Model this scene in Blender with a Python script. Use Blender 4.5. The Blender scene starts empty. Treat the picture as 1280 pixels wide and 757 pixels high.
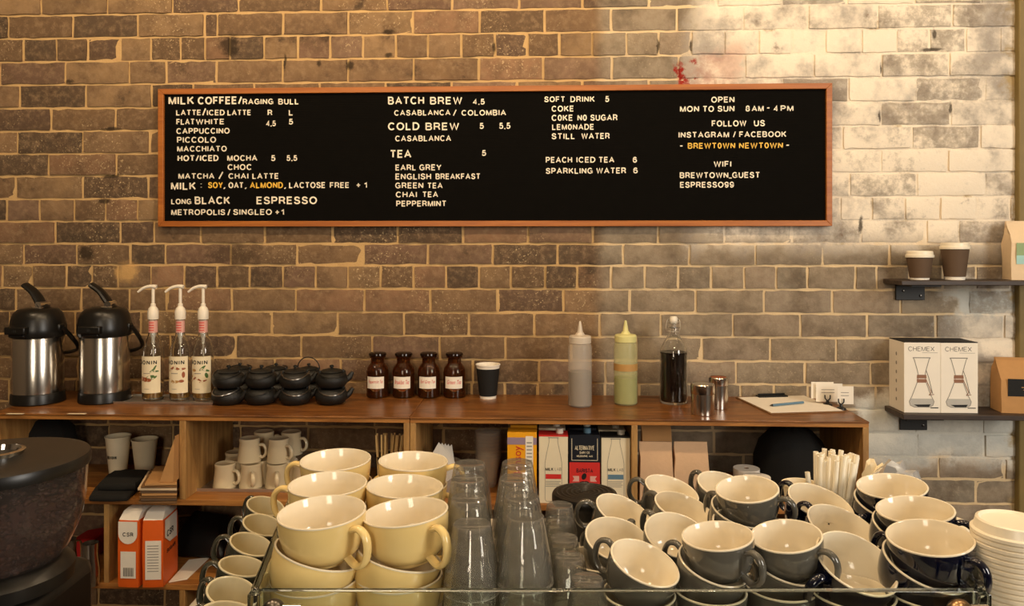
import bpy, bmesh, math, random
import numpy as np
from mathutils import Vector, Matrix
random.seed(7)
PI = math.pi
S = bpy.context.scene
COL = S.collection

# ------------------------------------------------------------------ camera, light, exposure
F, CX, CY = 961.0, 640.0, 304.0           # focal length and principal point, 1280x757 frame
YAW = math.radians(2.44)
CAM = Vector((0, -2.83, 1.5))
cd = bpy.data.cameras.new('camera'); cam = bpy.data.objects.new('camera', cd); COL.objects.link(cam)
cd.sensor_width = 36; cd.lens = F / 1280 * 36; cd.shift_y = (CY - 378.5) / 1280
cd.clip_start = .02
cam.location = CAM; cam.rotation_euler = (PI / 2, 0, YAW)
S.camera = cam
S.view_settings.view_transform = 'Standard'; S.view_settings.look = 'None'
S.view_settings.exposure = 0.15; S.view_settings.gamma = 1.0; S.view_settings.use_curve_mapping = False

S.cycles.max_bounces = 32; S.cycles.transmission_bounces = 32; S.cycles.glossy_bounces = 8; S.cycles.diffuse_bounces = 5
S.cycles.transparent_max_bounces = 96

W = bpy.data.worlds.new('world'); S.world = W; W.use_nodes = True
W.node_tree.nodes['Background'].inputs[0].default_value = (1.0, .82, .62, 1)
W.node_tree.nodes['Background'].inputs[1].default_value = .28

def lamp(name, kind, loc, energy, color, size=.1, size_y=None, target=None, spread=None):
    l = bpy.data.lights.new(name, kind); l.energy = energy; l.color = color
    if kind == 'AREA':
        l.size = size
        if size_y: l.shape = 'RECTANGLE'; l.size_y = size_y
        if spread: l.spread = spread
    else: l.shadow_soft_size = size
    o = bpy.data.objects.new(name, l); COL.objects.link(o); o.location = loc
    if target is not None:
        o.rotation_euler = (Vector(target) - Vector(loc)).to_track_quat('-Z', 'Y').to_euler()
    return o
WARM = (1.0, .75, .47)
for i, x in enumerate((-1.7, -.85, 0.0, .85, 1.7)):            # row of ceiling bulbs over the bar
    lamp('ceiling_bulb', 'POINT', (x, -1.2, 2.85), (25, 25, 23, 16, 9)[i], WARM, .05)
lamp('bar_bulb', 'POINT', (-.5, -2.2, 2.6), 14, WARM, .05)
lamp('bar_bulb', 'POINT', (.5, -2.2, 2.6), 14, WARM, .05)
lamp('shop_window', 'AREA', (3.4, -3.6, 2.3), 132, (1.0, .94, .85), 1.6, 2.0, target=(1.3, 0, 1.5))
lamp('added_strip_light', 'AREA', (-.6, -5.3, 1.9), 46, (1.0, .86, .68), .8, 2.0, target=(-.6, 0, 1.2))  # added strip light for reflections, not a known window

# ------------------------------------------------------------------ photograph <-> place
RT = Vector((math.cos(YAW), math.sin(YAW), 0)); FW = Vector((-math.sin(YAW), math.cos(YAW), 0)); UP = Vector((0, 0, 1))
def ray(px, py): return FW + RT * ((px - CX) / F) - UP * ((py - CY) / F)
def onY(px, py, Y):
    d = ray(px, py); return CAM + d * ((Y - CAM.y) / d.y)
def onZ(px, py, z):
    d = ray(px, py); return CAM + d * ((z - CAM.z) / d.z)
def atD(px, py, D): return CAM + ray(px, py) * D
def wx(px, Y=0.0): return onY(px, CY, Y).x
def stand(px, py, z, r=0.0):
    """centre of a thing of radius r whose front foot shows at (px,py) on the level z"""
    p = onZ(px, py, z); Y = p.y + r
    return Vector((wx(px, Y), Y, z))
MC = Matrix.Translation((CAM.x, CAM.y, 0)) @ Matrix.Rotation(YAW, 4, 'Z')     # bar frame: x right, y away, z up

# ------------------------------------------------------------------ materials
def lin(c):
    c = c / 255.0
    return c / 12.92 if c <= .04045 else ((c + .055) / 1.055) ** 2.4
def hx(h):
    h = h.lstrip('#'); return tuple(lin(int(h[i:i + 2], 16)) for i in (0, 2, 4)) + (1.0,)
class NB:
    """small node builder"""
    def __init__(s, m): s.t = m.node_tree; s.n = s.t.nodes; s.l = s.t.links
    def put(s, sock, v):
        if v is None: return
        if hasattr(v, 'is_output'): s.l.new(v, sock)
        else: sock.default_value = v
    def math(s, op, a, b=None, c=None, clamp=False):
        n = s.n.new('ShaderNodeMath'); n.operation = op; n.use_clamp = clamp
        for i, v in enumerate((a, b, c)): s.put(n.inputs[i], v)
        return n.outputs[0]
    def smooth(s, v, a, b):
        n = s.n.new('ShaderNodeMapRange'); n.interpolation_type = 'SMOOTHSTEP'
        s.put(n.inputs[0], v); n.inputs[1].default_value = a; n.inputs[2].default_value = b
        return n.outputs[0]
    def noise(s, scale, detail=4, rough=.55, vec=None, dist=0.0):
        n = s.n.new('ShaderNodeTexNoise'); n.inputs['Scale'].default_value = scale
        n.inputs['Detail'].default_value = detail; n.inputs['Roughness'].default_value = rough
        n.inputs['Distortion'].default_value = dist
        if vec is not None: s.l.new(vec, n.inputs['Vector'])
        return n.outputs[0]
    def coord(s): return s.n.new('ShaderNodeTexCoord').outputs['Object']
    def mapping(s, vec, scale=(1, 1, 1)):
        n = s.n.new('ShaderNodeMapping'); s.l.new(vec, n.inputs[0]); n.inputs['Scale'].default_value = scale
        return n.outputs[0]
    def mix(s, f, a, b, mode='MIX'):
        n = s.n.new('ShaderNodeMix'); n.data_type = 'RGBA'; n.blend_type = mode
        s.put(n.inputs[0], f); s.put(n.inputs[6], a); s.put(n.inputs[7], b)
        return n.outputs[2]
    def sep(s, vec):
        n = s.n.new('ShaderNodeSeparateXYZ'); s.l.new(vec, n.inputs[0]); return n.outputs
    def bump(s, h, strength, dist):
        n = s.n.new('ShaderNodeBump'); s.l.new(h, n.inputs['Height'])
        n.inputs['Strength'].default_value = strength; n.inputs['Distance'].default_value = dist
        return n.outputs[0]
def mat(name, color, rough=.5, metal=0.0, var=.08, vscale=30, bump=0.0, bscale=200, trans=0.0, ior=1.45, coat=0.0, sss=0.0, spec=.5, aniso=0.0):
    m = bpy.data.materials.new(name); m.use_nodes = True
    b = NB(m); p = b.n['Principled BSDF']
    c = hx(color) if isinstance(color, str) else color
    if var:
        k = b.noise(vscale, 3, vec=b.coord())
        lo = tuple(x * (1 - var) for x in c[:3]) + (1,); hi = tuple(min(1, x * (1 + var)) for x in c[:3]) + (1,)
        b.put(p.inputs['Base Color'], b.mix(k, lo, hi))
    else: p.inputs['Base Color'].default_value = c
    p.inputs['Roughness'].default_value = rough; p.inputs['Metallic'].default_value = metal
    p.inputs['Transmission Weight'].default_value = trans; p.inputs['IOR'].default_value = ior
    p.inputs['Coat Weight'].default_value = coat; p.inputs['Specular IOR Level'].default_value = spec
    p.inputs['Anisotropic'].default_value = aniso
    if sss:
        p.inputs['Subsurface Weight'].default_value = sss; p.inputs['Subsurface Radius'].default_value = (.01, .006, .004)
    if bump:
        b.put(p.inputs['Normal'], b.bump(b.noise(bscale, 4, vec=b.coord()), bump, .002))
    return m
def translucent(name, color, alpha, rough=.3):
    m = mat(name, color, rough, var=.03); m.node_tree.nodes['Principled BSDF'].inputs['Alpha'].default_value = alpha; return m
def thin(name, face, edge, rough=.0, wear=.07):
    """thin-walled glass: tinted see-through with Fresnel reflection, denser at grazing angles"""
    m = bpy.data.materials.new(name); m.use_nodes = True; b = NB(m)
    b.n.remove(b.n['Principled BSDF'])
    lw = b.n.new('ShaderNodeLayerWeight'); lw.inputs['Blend'].default_value = .5
    fac = b.math('ADD', .07, b.math('MULTIPLY', b.math('POWER', lw.outputs['Facing'], 3.0), .6))
    tr = b.n.new('ShaderNodeBsdfTransparent'); gl = b.n.new('ShaderNodeBsdfGlossy'); gl.inputs['Roughness'].default_value = rough
    b.put(tr.inputs['Color'], b.mix(b.math('POWER', lw.outputs['Facing'], 3.0), face, edge))
    mx = b.n.new('ShaderNodeMixShader'); b.l.new(fac, mx.inputs[0]); b.l.new(tr.outputs[0], mx.inputs[1]); b.l.new(gl.outputs[0], mx.inputs[2])
    df = b.n.new('ShaderNodeBsdfDiffuse'); df.inputs['Color'].default_value = (.62, .59, .53, 1)      # fine scratches of worn glass; on the rims a painted glint
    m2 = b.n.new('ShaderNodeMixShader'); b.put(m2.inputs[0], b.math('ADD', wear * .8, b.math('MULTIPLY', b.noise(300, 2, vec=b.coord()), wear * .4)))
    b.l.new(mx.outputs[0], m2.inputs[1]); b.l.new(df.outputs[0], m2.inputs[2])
    b.l.new(m2.outputs[0], b.n['Material Output'].inputs['Surface'])
    return m
def wood(name, dark, light, scale=(2, 30, 30), rough=.45, dirt=.35, coat=0.0):
    m = bpy.data.materials.new(name); m.use_nodes = True
    b = NB(m); p = b.n['Principled BSDF']; co = b.coord()
    g = b.noise(1.0, 6, .65, b.mapping(co, scale), 1.2)
    fine = b.noise(1.0, 4, .7, b.mapping(co, tuple(s * 4 for s in scale)))
    blot = b.noise(4.0, 4, .6, co)
    c = b.mix(b.smooth(g, .3, .7), hx(dark), hx(light))
    c = b.mix(b.math('MULTIPLY', b.smooth(fine, .45, .75), .45), c, hx(dark))
    c = b.mix(b.math('MULTIPLY', b.smooth(blot, .5, .75), dirt), c, tuple(x * .45 for x in hx(dark)[:3]) + (1,))
    b.put(p.inputs['Base Color'], c)
    b.put(p.inputs['Roughness'], b.math('ADD', b.math('MULTIPLY', fine, .25), rough - .12))
    p.inputs['Coat Weight'].default_value = coat; p.inputs['Coat Roughness'].default_value = .25
    b.put(p.inputs['Normal'], b.bump(g, .25, .002))
    return m
M = {}
M['top'] = wood('counter_wood', '#5a3212', '#96602c', (3, 22, 22), .34, .3, .15)
M['edge'] = wood('edge_wood', '#8a5522', '#bd8240', (2.5, 30, 30), .5, .35)
M['side'] = wood('panel_wood', '#8f6636', '#c29658', (16, 16, 2), .55, .3)
M['shelf'] = wood('dark_shelf_wood', '#2a1f18', '#4a3a2e', (2, 30, 30), .5, .3)
M['frame'] = wood('board_frame_wood', '#96521a', '#b06a28', (2, 40, 40), .45, .05)
M['yellow'] = mat('yellow_glaze', '#e3c784', .12, var=.05, coat=.4)
M['cream'] = mat('cream_glaze', '#e6dac0', .12, var=.03, coat=.4)
M['grey'] = mat('grey_glaze', '#55524a', .10, var=.06, coat=.5)
M['navy'] = mat('navy_glaze', '#080b1d', .08, var=.05, coat=.6)
M['olive'] = mat('olive_grey_glaze', '#3d3c31', .10, var=.06, coat=.5)
M['cream2'] = mat('aged_cream_glaze', '#cfc4a4', .12, var=.04, coat=.4)
M['white'] = mat('white_ceramic', '#e2cfa9', .16, var=.03, coat=.3)
M['glass'] = mat('clear_glass', (.97, .98, .97, 1), .0, var=0, trans=1, ior=1.45)
M['tumbler'] = thin('tumbler_glass', (.955, .955, .94, 1), (.36, .35, .32, 1), rough=.04, wear=.045)
M['tumbler_rim_glint'] = thin('tumbler_rim_glint', (.9, .9, .88, 1), (.5, .5, .46, 1), rough=.05, wear=.32)  # strong pale diffuse share paints a glint along the rim
M['tumbler_base'] = thin('tumbler_base', (.80, .78, .73, 1), (.30, .28, .25, 1), rough=.06, wear=.10)
M['panel'] = mat('green_sheet_glass', (.88, .94, .89, 1), .0, var=0, trans=1, ior=1.5)
M['amber'] = mat('amber_glass', (.30, .085, .015, 1), .02, var=0, trans=.92, ior=1.45)
M['smoke'] = mat('smoky_plastic', (.66, .56, .50, 1), .04, var=0, trans=.97, ior=1.2)
M['milky'] = translucent('milky_plastic', '#d8cdbd', .24)
M['milkyg'] = translucent('pale_green_plastic', '#d9d59c', .26)
M['capg'] = mat('pale_yellow_cap', '#d8d08c', .35, var=.04)
M['capw'] = mat('milky_cap', '#c9bba8', .35, var=.04)
M['steel'] = mat('brushed_steel', (.66, .61, .54, 1), .20, 1.0, var=.06, vscale=8)
M['satin'] = mat('satin_steel', (.62, .58, .52, 1), .45, 1.0, var=.1)
M['chrome'] = mat('chrome', (.8, .79, .76, 1), .08, 1.0, var=.02)
M['dsteel'] = mat('dark_metal', (.10, .09, .08, 1), .3, 1.0, var=.1)
M['black'] = mat('black_plastic', '#14120f', .32, var=.15)
M['matt'] = mat('matt_black', '#12110f', .75, var=.2, bump=.3)
M['iron'] = mat('cast_iron', '#1a1916', .45, var=.25, bump=.5, bscale=500)
M['felt'] = mat('letter_felt', '#0d0b08', .95, var=.2, spec=.1)
M['letter'] = mat('white_letters', '#f6ead2', .5, var=.02)
M['gold'] = mat('yellow_letters', '#f2c14a', .45, var=.1, vscale=60)
M['paper'] = mat('white_paper', '#efe6d6', .8, var=.03)
M['paper2'] = mat('cream_paper', '#e6d8b8', .8, var=.05)
M['kraft'] = mat('kraft_paper', '#b98a55', .8, var=.14, vscale=25, bump=.5, bscale=60)
M['kraftp'] = mat('pale_kraft_paper', '#cda985', .8, var=.1, vscale=25, bump=.5, bscale=60)
M['bagpale'] = mat('pale_bag_paper', '#e0c6a2', .8, var=.1, vscale=25, bump=.5, bscale=60)
M['card'] = mat('brown_card', '#7d5a36', .8, var=.15)
M['sleeve'] = mat('brown_sleeve', '#5d4835', .75, var=.06)
M['ink'] = mat('black_ink', '#17130f', .6, var=.05)
M['grink'] = mat('grey_ink', '#8d877d', .6, var=.05)
M['red'] = mat('red_print', '#d0302a', .5, var=.05)
M['orange'] = mat('orange_bag', '#e2621c', .45, var=.06, bump=.3, bscale=80)
M['bagw'] = mat('white_bag', '#eee6d8', .5, var=.04, bump=.3, bscale=80)
M['yprint'] = mat('yellow_print', '#f2a916', .5, var=.04)
M['blue'] = mat('blue_print', '#5f7f93', .5, var=.05)
M['night'] = mat('navy_print', '#12151f', .5, var=.05)
M['lilac'] = mat('lilac_print', '#9a8496', .5, var=.05)
M['green'] = mat('green_print', '#8aa070', .5, var=.1)
M['leaf'] = mat('leaf_print', '#4d6a34', .5, var=.2)
M['teal'] = mat('teal_print', '#9fc9c2', .5, var=.1)
M['copper'] = mat('copper_print', '#93664a', .5, var=.25)
M['cap'] = mat('dark_amber', '#1c0d06', .12, var=.1)
M['rust'] = mat('rust_print', '#96502c', .5, var=.2)
M['tan'] = mat('tan_print', '#b58a4e', .6, var=.1)
M['pink'] = mat('pink_tag', '#dda79a', .6, var=.08)
M['whitep'] = mat('white_plastic', '#ece2d0', .3, var=.02)
M['lid'] = mat('lid_plastic', '#efe4cc', .3, var=.02)
M['straw'] = mat('straw_paper', '#f6ecd4', .6, var=.04)
M['stick'] = mat('birch_stick', '#d9b070', .6, var=.1)
M['beans'] = mat('coffee_beans', '#46281b', .42, var=.35, vscale=60)
M['coffee'] = mat('cold_coffee', '#190a05', .2, var=.1)
M['brownsauce'] = mat('grey_brown_sauce', '#43372f', .4, var=.06)
M['matcha'] = mat('green_sauce', '#6a7424', .4, var=.06)
M['syrup'] = mat('amber_syrup', (.55, .30, .07, 1), .05, var=0, trans=.6, ior=1.33)
M['tea'] = mat('dry_tea', '#241408', .9, var=.4, vscale=150, bump=.6)
M['redcloth'] = mat('red_cloth', '#b01a14', .8, var=.1)
M['cloth'] = mat('black_cloth', '#15130f', .9, var=.2, bump=.4, bscale=300)
M['clearp'] = translucent('clear_plastic', '#ece6da', .20, .1)
M['wrap'] = mat('shiny_wrap', (.82, .82, .80, 1), .12, .7, var=.2, vscale=40, bump=.6, bscale=40)
M['floor'] = mat('floor_concrete', '#4a4036', .6, var=.2, vscale=3)
M['panelmetal'] = mat('machine_steel', (.42, .40, .37, 1), .3, 1.0, var=.06)
M['warmer'] = mat('cup_warmer_steel', (.66, .60, .50, 1), .38, .35, var=.08)
M['olivepaint'] = mat('olive_paint', '#7d6a3c', .6, var=.15, vscale=12)
M['brass'] = mat('worn_brass', (.30, .19, .10, 1), .3, 1.0, var=.2)
M['bracket'] = mat('black_steel', '#1d1c1a', .5, var=.2)
M['wire'] = mat('wire_handle', (.45, .42, .38, 1), .3, 1.0, var=.1)
M['barc'] = mat('barcode_grey', '#6a6660', .6, var=.2, vscale=200)

# ------------------------------------------------------------------ mesh helpers
def box(bm, x0, x1, y0, y1, z0, z1, mi=0, T=None):
    vs = [bm.verts.new(v) for v in ((x0, y0, z0), (x1, y0, z0), (x1, y1, z0), (x0, y1, z0), (x0, y0, z1), (x1, y0, z1), (x1, y1, z1), (x0, y1, z1))]
    if T is not None:
        for v in vs: v.co = T @ v.co
    for f in ((0, 3, 2, 1), (4, 5, 6, 7), (0, 1, 5, 4), (1, 2, 6, 5), (2, 3, 7, 6), (3, 0, 4, 7)):
        fc = bm.faces.new([vs[i] for i in f]); fc.material_index = mi
    return bm
def lathe(bm, prof, seg=40, mi=0, c=(0, 0, 0), T=None, split=None):
    """prof: (r, z) pairs; split: list of material indices per band"""
    rings = []
    for r, z in prof:
        if r < 1e-6: rings.append([bm.verts.new((c[0], c[1], c[2] + z))])
        else: rings.append([bm.verts.new((c[0] + r * math.cos(2 * PI * k / seg), c[1] + r * math.sin(2 * PI * k / seg), c[2] + z)) for k in range(seg)])
    if T is not None:
        for R in rings:
            for v in R: v.co = T @ v.co
    for i in range(len(rings) - 1):
        a, b = rings[i], rings[i + 1]; m = split[i] if split else mi
        for k in range(seg):
            k2 = (k + 1) % seg
            if len(a) == 1 and len(b) == 1: continue
            if len(a) == 1: f = bm.faces.new((a[0], b[k2], b[k]))
            elif len(b) == 1: f = bm.faces.new((a[k], a[k2], b[0]))
            else: f = bm.faces.new((a[k], a[k2], b[k2], b[k]))
            f.material_index = m
    return bm
def smoothpath(pts, n=6, closed=False):
    P = [Vector(p) for p in pts]; out = []; N = len(P)
    rng = range(N if closed else N - 1)
    for i in rng:
        p0 = P[(i - 1) % N] if closed or i > 0 else P[0]; p1 = P[i]; p2 = P[(i + 1) % N]
        p3 = P[(i + 2) % N] if closed or i + 2 < N else P[-1]
        for k in range(n):
            t = k / n
            out.append(.5 * ((2 * p1) + (p2 - p0) * t + (2 * p0 - 5 * p1 + 4 * p2 - p3) * t * t + (3 * p1 - p0 - 3 * p2 + p3) * t ** 3))
    if not closed: out.append(P[-1])
    return out
def tube(bm, pts, r, seg=10, mi=0, closed=False, flat=None, radii=None, up=None):
    """swept tube; flat = (across, along) scale of the section"""
    P = [Vector(p) for p in pts]; N = len(P); rings = []
    nrm = Vector(up) if up else None
    for i, p in enumerate(P):
        if closed: t = (P[(i + 1) % N] - P[(i - 1) % N])
        else: t = (P[min(i + 1, N - 1)] - P[max(i - 1, 0)])
        t.normalize()
        if nrm is None:
            nrm = Vector((0, 0, 1)) if abs(t.z) < .9 else Vector((1, 0, 0))
        nrm = (nrm - t * nrm.dot(t)).normalized(); bi = t.cross(nrm)
        rr = radii[i] if radii else r
        sx, sy = flat if flat else (1, 1)
        rings.append([bm.verts.new(p + nrm * (rr * sx * math.cos(2 * PI * k / seg)) + bi * (rr * sy * math.sin(2 * PI * k / seg))) for k in range(seg)])
    for i in range(N if closed else N - 1):
        a, b = rings[i], rings[(i + 1) % N]
        for k in range(seg):
            f = bm.faces.new((a[k], a[(k + 1) % seg], b[(k + 1) % seg], b[k])); f.material_index = mi
    if not closed:
        for R in (rings[0][::-1], rings[-1]): bm.faces.new(R).material_index = mi
    return bm
def loft(bm, secs, mi=0, caps=True):
    R = [[bm.verts.new(p) for p in s] for s in secs]; n = len(R[0])
    for a, b in zip(R, R[1:]):
        for k in range(n): bm.faces.new((a[k], a[(k + 1) % n], b[(k + 1) % n], b[k])).material_index = mi
    if caps:
        bm.faces.new(R[0][::-1]).material_index = mi; bm.faces.new(R[-1]).material_index = mi
    return bm
def flat(bm, pts, y, mi=0, R=None, T=None):
    """printed patch: outline pts (x,z) facing -y at depth y, or wrapped on a cylinder of radius R"""
    if R is None: vs = [bm.verts.new((x, y, z)) for x, z in pts]
    else: vs = [bm.verts.new((R * math.sin(x / R), -R * math.cos(x / R), z)) for x, z in pts]
    if T is not None:
        for v in vs: v.co = T @ v.co
    f = bm.faces.new(vs); f.material_index = mi
    return f
def rect(bm, x0, x1, z0, z1, y, mi=0, R=None, n=12, T=None):
    if R is None: flat(bm, [(x0, z0), (x1, z0), (x1, z1), (x0, z1)], y, mi, None, T)
    else:
        for k in range(n):
            a = x0 + (x1 - x0) * k / n; b = x0 + (x1 - x0) * (k + 1) / n
            flat(bm, [(a, z0), (b, z0), (b, z1), (a, z1)], y, mi, R, T)
def stroke(bm, pts, w, y, mi=0, closed=False):
    n = len(pts)
    for i in range(n if closed else n - 1):
        a = Vector(pts[i]); b = Vector(pts[(i + 1) % n]); d = (b - a)
        if d.length < 1e-9: continue
        q = Vector((-d.y, d.x)).normalized() * w / 2
        flat(bm, [tuple(a - q), tuple(b - q), tuple(b + q), tuple(a + q)], y, mi)
def ell(cx, cz, rx, rz, a=0.0, n=14):
    out = []
    for k in range(n):
        x = rx * math.cos(2 * PI * k / n); z = rz * math.sin(2 * PI * k / n)
        out.append((cx + x * math.cos(a) - z * math.sin(a), cz + x * math.sin(a) + z * math.cos(a)))
    return out
_txt = {}
def text_geo(s):
    if s not in _txt:
        cu = bpy.data.curves.new('t', 'FONT'); cu.body = s; cu.offset = .0; cu.extrude = .5; cu.resolution_u = 3
        o = bpy.data.objects.new('t', cu); COL.objects.link(o)
        dg = bpy.context.evaluated_depsgraph_get(); dg.update()
        me = bpy.data.meshes.new_from_object(o.evaluated_get(dg))
        v = np.array([tuple(q.co) for q in me.vertices]); fs = [tuple(p.vertices) for p in me.polygons]
        bpy.data.objects.remove(o); bpy.data.curves.remove(cu); bpy.data.meshes.remove(me)
        v[:, :2] -= v[:, :2].min(0); v[:, :2] /= np.maximum(v[:, :2].max(0), 1e-6)
        _txt[s] = (v, fs)
    return _txt[s]
def text(bm, s, x0, x1, z0, z1, y, thick=.0004, mi=0, R=None, rot=0, T=None, shear=0.0):
    """words fitted to the box x0..x1, z0..z1; front face at y, body going back by thick"""
    v, fs = text_geo(s); vs = []
    for a, b, c in v:
        if rot: x = x0 + (1 - b) * (x1 - x0); z = z0 + a * (z1 - z0)
        else: x = x0 + a * (x1 - x0) + shear * b * (z1 - z0); z = z0 + b * (z1 - z0)
        d = y + (.5 - c) * thick
        if R is None: p = Vector((x, d, z))
        else: rr = R - (.5 - c) * thick; p = Vector((rr * math.sin(x / R), -rr * math.cos(x / R), z))
        if T is not None: p = T @ p
        vs.append(bm.verts.new(p))
    for f in fs:
        try: bm.faces.new([vs[i] for i in f]).material_index = mi
        except ValueError: pass

def arc(cx, cy, rx, ry, a0, a1, n=10):
    return [(cx + rx * math.cos(math.radians(a0 + (a1 - a0) * k / n)), cy + ry * math.sin(math.radians(a0 + (a1 - a0) * k / n))) for k in range(n + 1)]
def sm(P): return [(v.x, v.y) for v in smoothpath([(a, b, 0) for a, b in P], 4)]
GL = {
 'A': (.78, [[(0, 0), (.39, 1), (.78, 0)], [(.15, .33), (.63, .33)]]),
 'B': (.64, [[(0, 0), (0, 1), (.36, 1)] + arc(.36, .765, .23, .235, 80, -90) + [(0, .53)], [(.36, .53)] + arc(.38, .265, .26, .265, 80, -90) + [(0, 0)]]),
 'C': (.72, [arc(.38, .5, .38, .5, 42, 318, 20)]),
 'D': (.68, [[(0, 0), (0, 1), (.28, 1)] + arc(.28, .5, .40, .5, 80, -90, 14) + [(0, 0)]]),
 'E': (.56, [[(.56, 1), (0, 1), (0, 0), (.56, 0)], [(0, .52), (.50, .52)]]),
 'F': (.54, [[(.54, 1), (0, 1), (0, 0)], [(0, .50), (.47, .50)]]),
 'G': (.76, [arc(.38, .5, .38, .5, 42, 325, 20) + [(.74, .46), (.42, .46)], [(.74, .46), (.74, .02)]]),
 'H': (.64, [[(0, 0), (0, 1)], [(.64, 0), (.64, 1)], [(0, .52), (.64, .52)]]),
 'I': (.0, [[(0, 0), (0, 1)]]),
 'J': (.46, [[(.46, 1), (.46, .25)] + arc(.23, .23, .23, .23, 0, -180, 10)]),
 'K': (.66, [[(0, 0), (0, 1)], [(.62, 1), (0, .36)], [(.24, .58), (.66, 0)]]),
 'L': (.52, [[(0, 1), (0, 0), (.52, 0)]]),
 'M': (.78, [[(0, 0), (0, 1)], [(.78, 0), (.78, 1)], [(.03, .98), (.39, 0), (.75, .98)]]),
 'N': (.66, [[(0, 0), (0, 1)], [(.66, 0), (.66, 1)], [(.02, .98), (.64, .02)]]),
 'O': (.80, [arc(.40, .5, .40, .5, 90, 450, 26)]),
 'P': (.60, [[(0, 0), (0, 1), (.34, 1)] + arc(.34, .73, .26, .27, 80, -90) + [(0, .46)]]),
 'Q': (.80, [arc(.40, .5, .40, .5, 90, 450, 26), [(.5, .25), (.78, -.02)]]),
 'R': (.64, [[(0, 0), (0, 1), (.36, 1)] + arc(.36, .74, .25, .26, 80, -90) + [(0, .48)], [(.34, .48), (.50, .40), (.58, .22), (.64, 0)]]),
 'S': (.62, [sm([(.59, .76), (.51, .93), (.31, 1), (.11, .93), (.04, .75), (.12, .60), (.31, .52), (.51, .44), (.62, .26), (.53, .07), (.31, 0), (.09, .07), (0, .25)])]),
 'T': (.64, [[(0, 1), (.64, 1)], [(.32, 1), (.32, 0)]]),
 'U': (.64, [[(0, 1), (0, .30)] + arc(.32, .32, .32, .32, 180, 360, 12) + [(.64, 1)]]),
 'V': (.72, [[(0, 1), (.36, 0), (.72, 1)]]),
 'W': (1.02, [[(0, 1), (.25, 0), (.51, .96), (.77, 0), (1.02, 1)]]),
 'X': (.68, [[(0, 1), (.68, 0)], [(0, 0), (.68, 1)]]),
 'Y': (.70, [[(0, 1), (.35, .44), (.70, 1)], [(.35, .44), (.35, 0)]]),
 'Z': (.60, [[(0, 1), (.60, 1), (0, 0), (.60, 0)]]),
 '0': (.54, [arc(.27, .5, .27, .5, 90, 450, 22)]),
 '1': (.26, [[(0, .78), (.15, .83), (.26, 1), (.26, 0)]]),
 '4': (.58, [[(.44, 0), (.44, 1), (0, .28), (.58, .28)]]),
 '5': (.54, [[(.50, 1), (.10, 1), (.04, .52)] + sm([(.04, .52), (.26, .63), (.50, .52), (.54, .31), (.46, .08), (.25, 0), (.07, .05), (0, .22)])]),
 '6': (.56, [sm([(.52, .80), (.42, .96), (.28, 1), (.10, .90), (.0, .62), (.0, .32)]) + arc(.28, .31, .28, .31, 180, 540, 18)]),
 '8': (.54, [arc(.27, .76, .23, .24, 90, 450, 16), arc(.27, .265, .27, .265, 90, 450, 16)]),
 '9': (.56, [sm([(.04, .20), (.14, .04), (.28, 0), (.46, .10), (.56, .38), (.56, .68)]) + arc(.28, .69, .28, .31, 0, 360, 18)]),
 ',': (.06, [[(.05, .06), (.05, -.02), (0, -.16)]]), ':': (.0, [[(0, .02), (0, .10)], [(0, .58), (0, .66)]]),
 '/': (.40, [[(0, -.04), (.40, 1.04)]]), '+': (.50, [[(0, .5), (.50, .5)], [(.25, .25), (.25, .75)]]),
 '-': (.34, [[(0, .5), (.34, .5)]]), '_': (.5, [[(0, -.06), (.5, -.06)]]), ' ': (.3, [])}
def ribbon(bm, P, w, y, thick, mi, xf):
    """flat stroke with mitred corners along P (already in final x,z), front at y"""
    Q = [Vector(p) for p in P]; Q = [q for i, q in enumerate(Q) if i == 0 or (q - Q[i - 1]).length > 1e-7]
    n = len(Q); closed = n > 3 and (Q[0] - Q[-1]).length < 1e-6
    if closed: Q = Q[:-1]; n -= 1
    L, R = [], []
    for i in range(n):
        a = Q[i] - Q[i - 1] if (closed or i > 0) else Q[1] - Q[0]
        b = Q[(i + 1) % n] - Q[i] if (closed or i < n - 1) else Q[-1] - Q[-2]
        a.normalize(); b.normalize(); na, nb = Vector((-a.y, a.x)), Vector((-b.y, b.x)); m = na + nb
        m = m.normalized() if m.length > 1e-4 else na; k = min(1 / max(.2, m.dot(na)), 1.5)
        L.append(Q[i] + m * (w / 2 * k)); R.append(Q[i] - m * (w / 2 * k))
    V = lambda p, d: bm.verts.new(xf(p.x, d, p.y))
    lf, rf = [V(p, y) for p in L], [V(p, y) for p in R]
    lb, rb = [V(p, y + thick) for p in L], [V(p, y + thick) for p in R]
    for i in range(n if closed else n - 1):
        j = (i + 1) % n
        for f in ((lf[i], rf[i], rf[j], lf[j]), (lb[i], lf[i], lf[j], lb[j]), (rf[i], rb[i], rb[j], rf[j]), (lb[j], rb[j], rb[i], lb[i])): bm.faces.new(f).material_index = mi
    if not closed:
        for i in (0, n - 1): bm.faces.new((lf[i], rf[i], rb[i], lb[i])).material_index = mi
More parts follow.
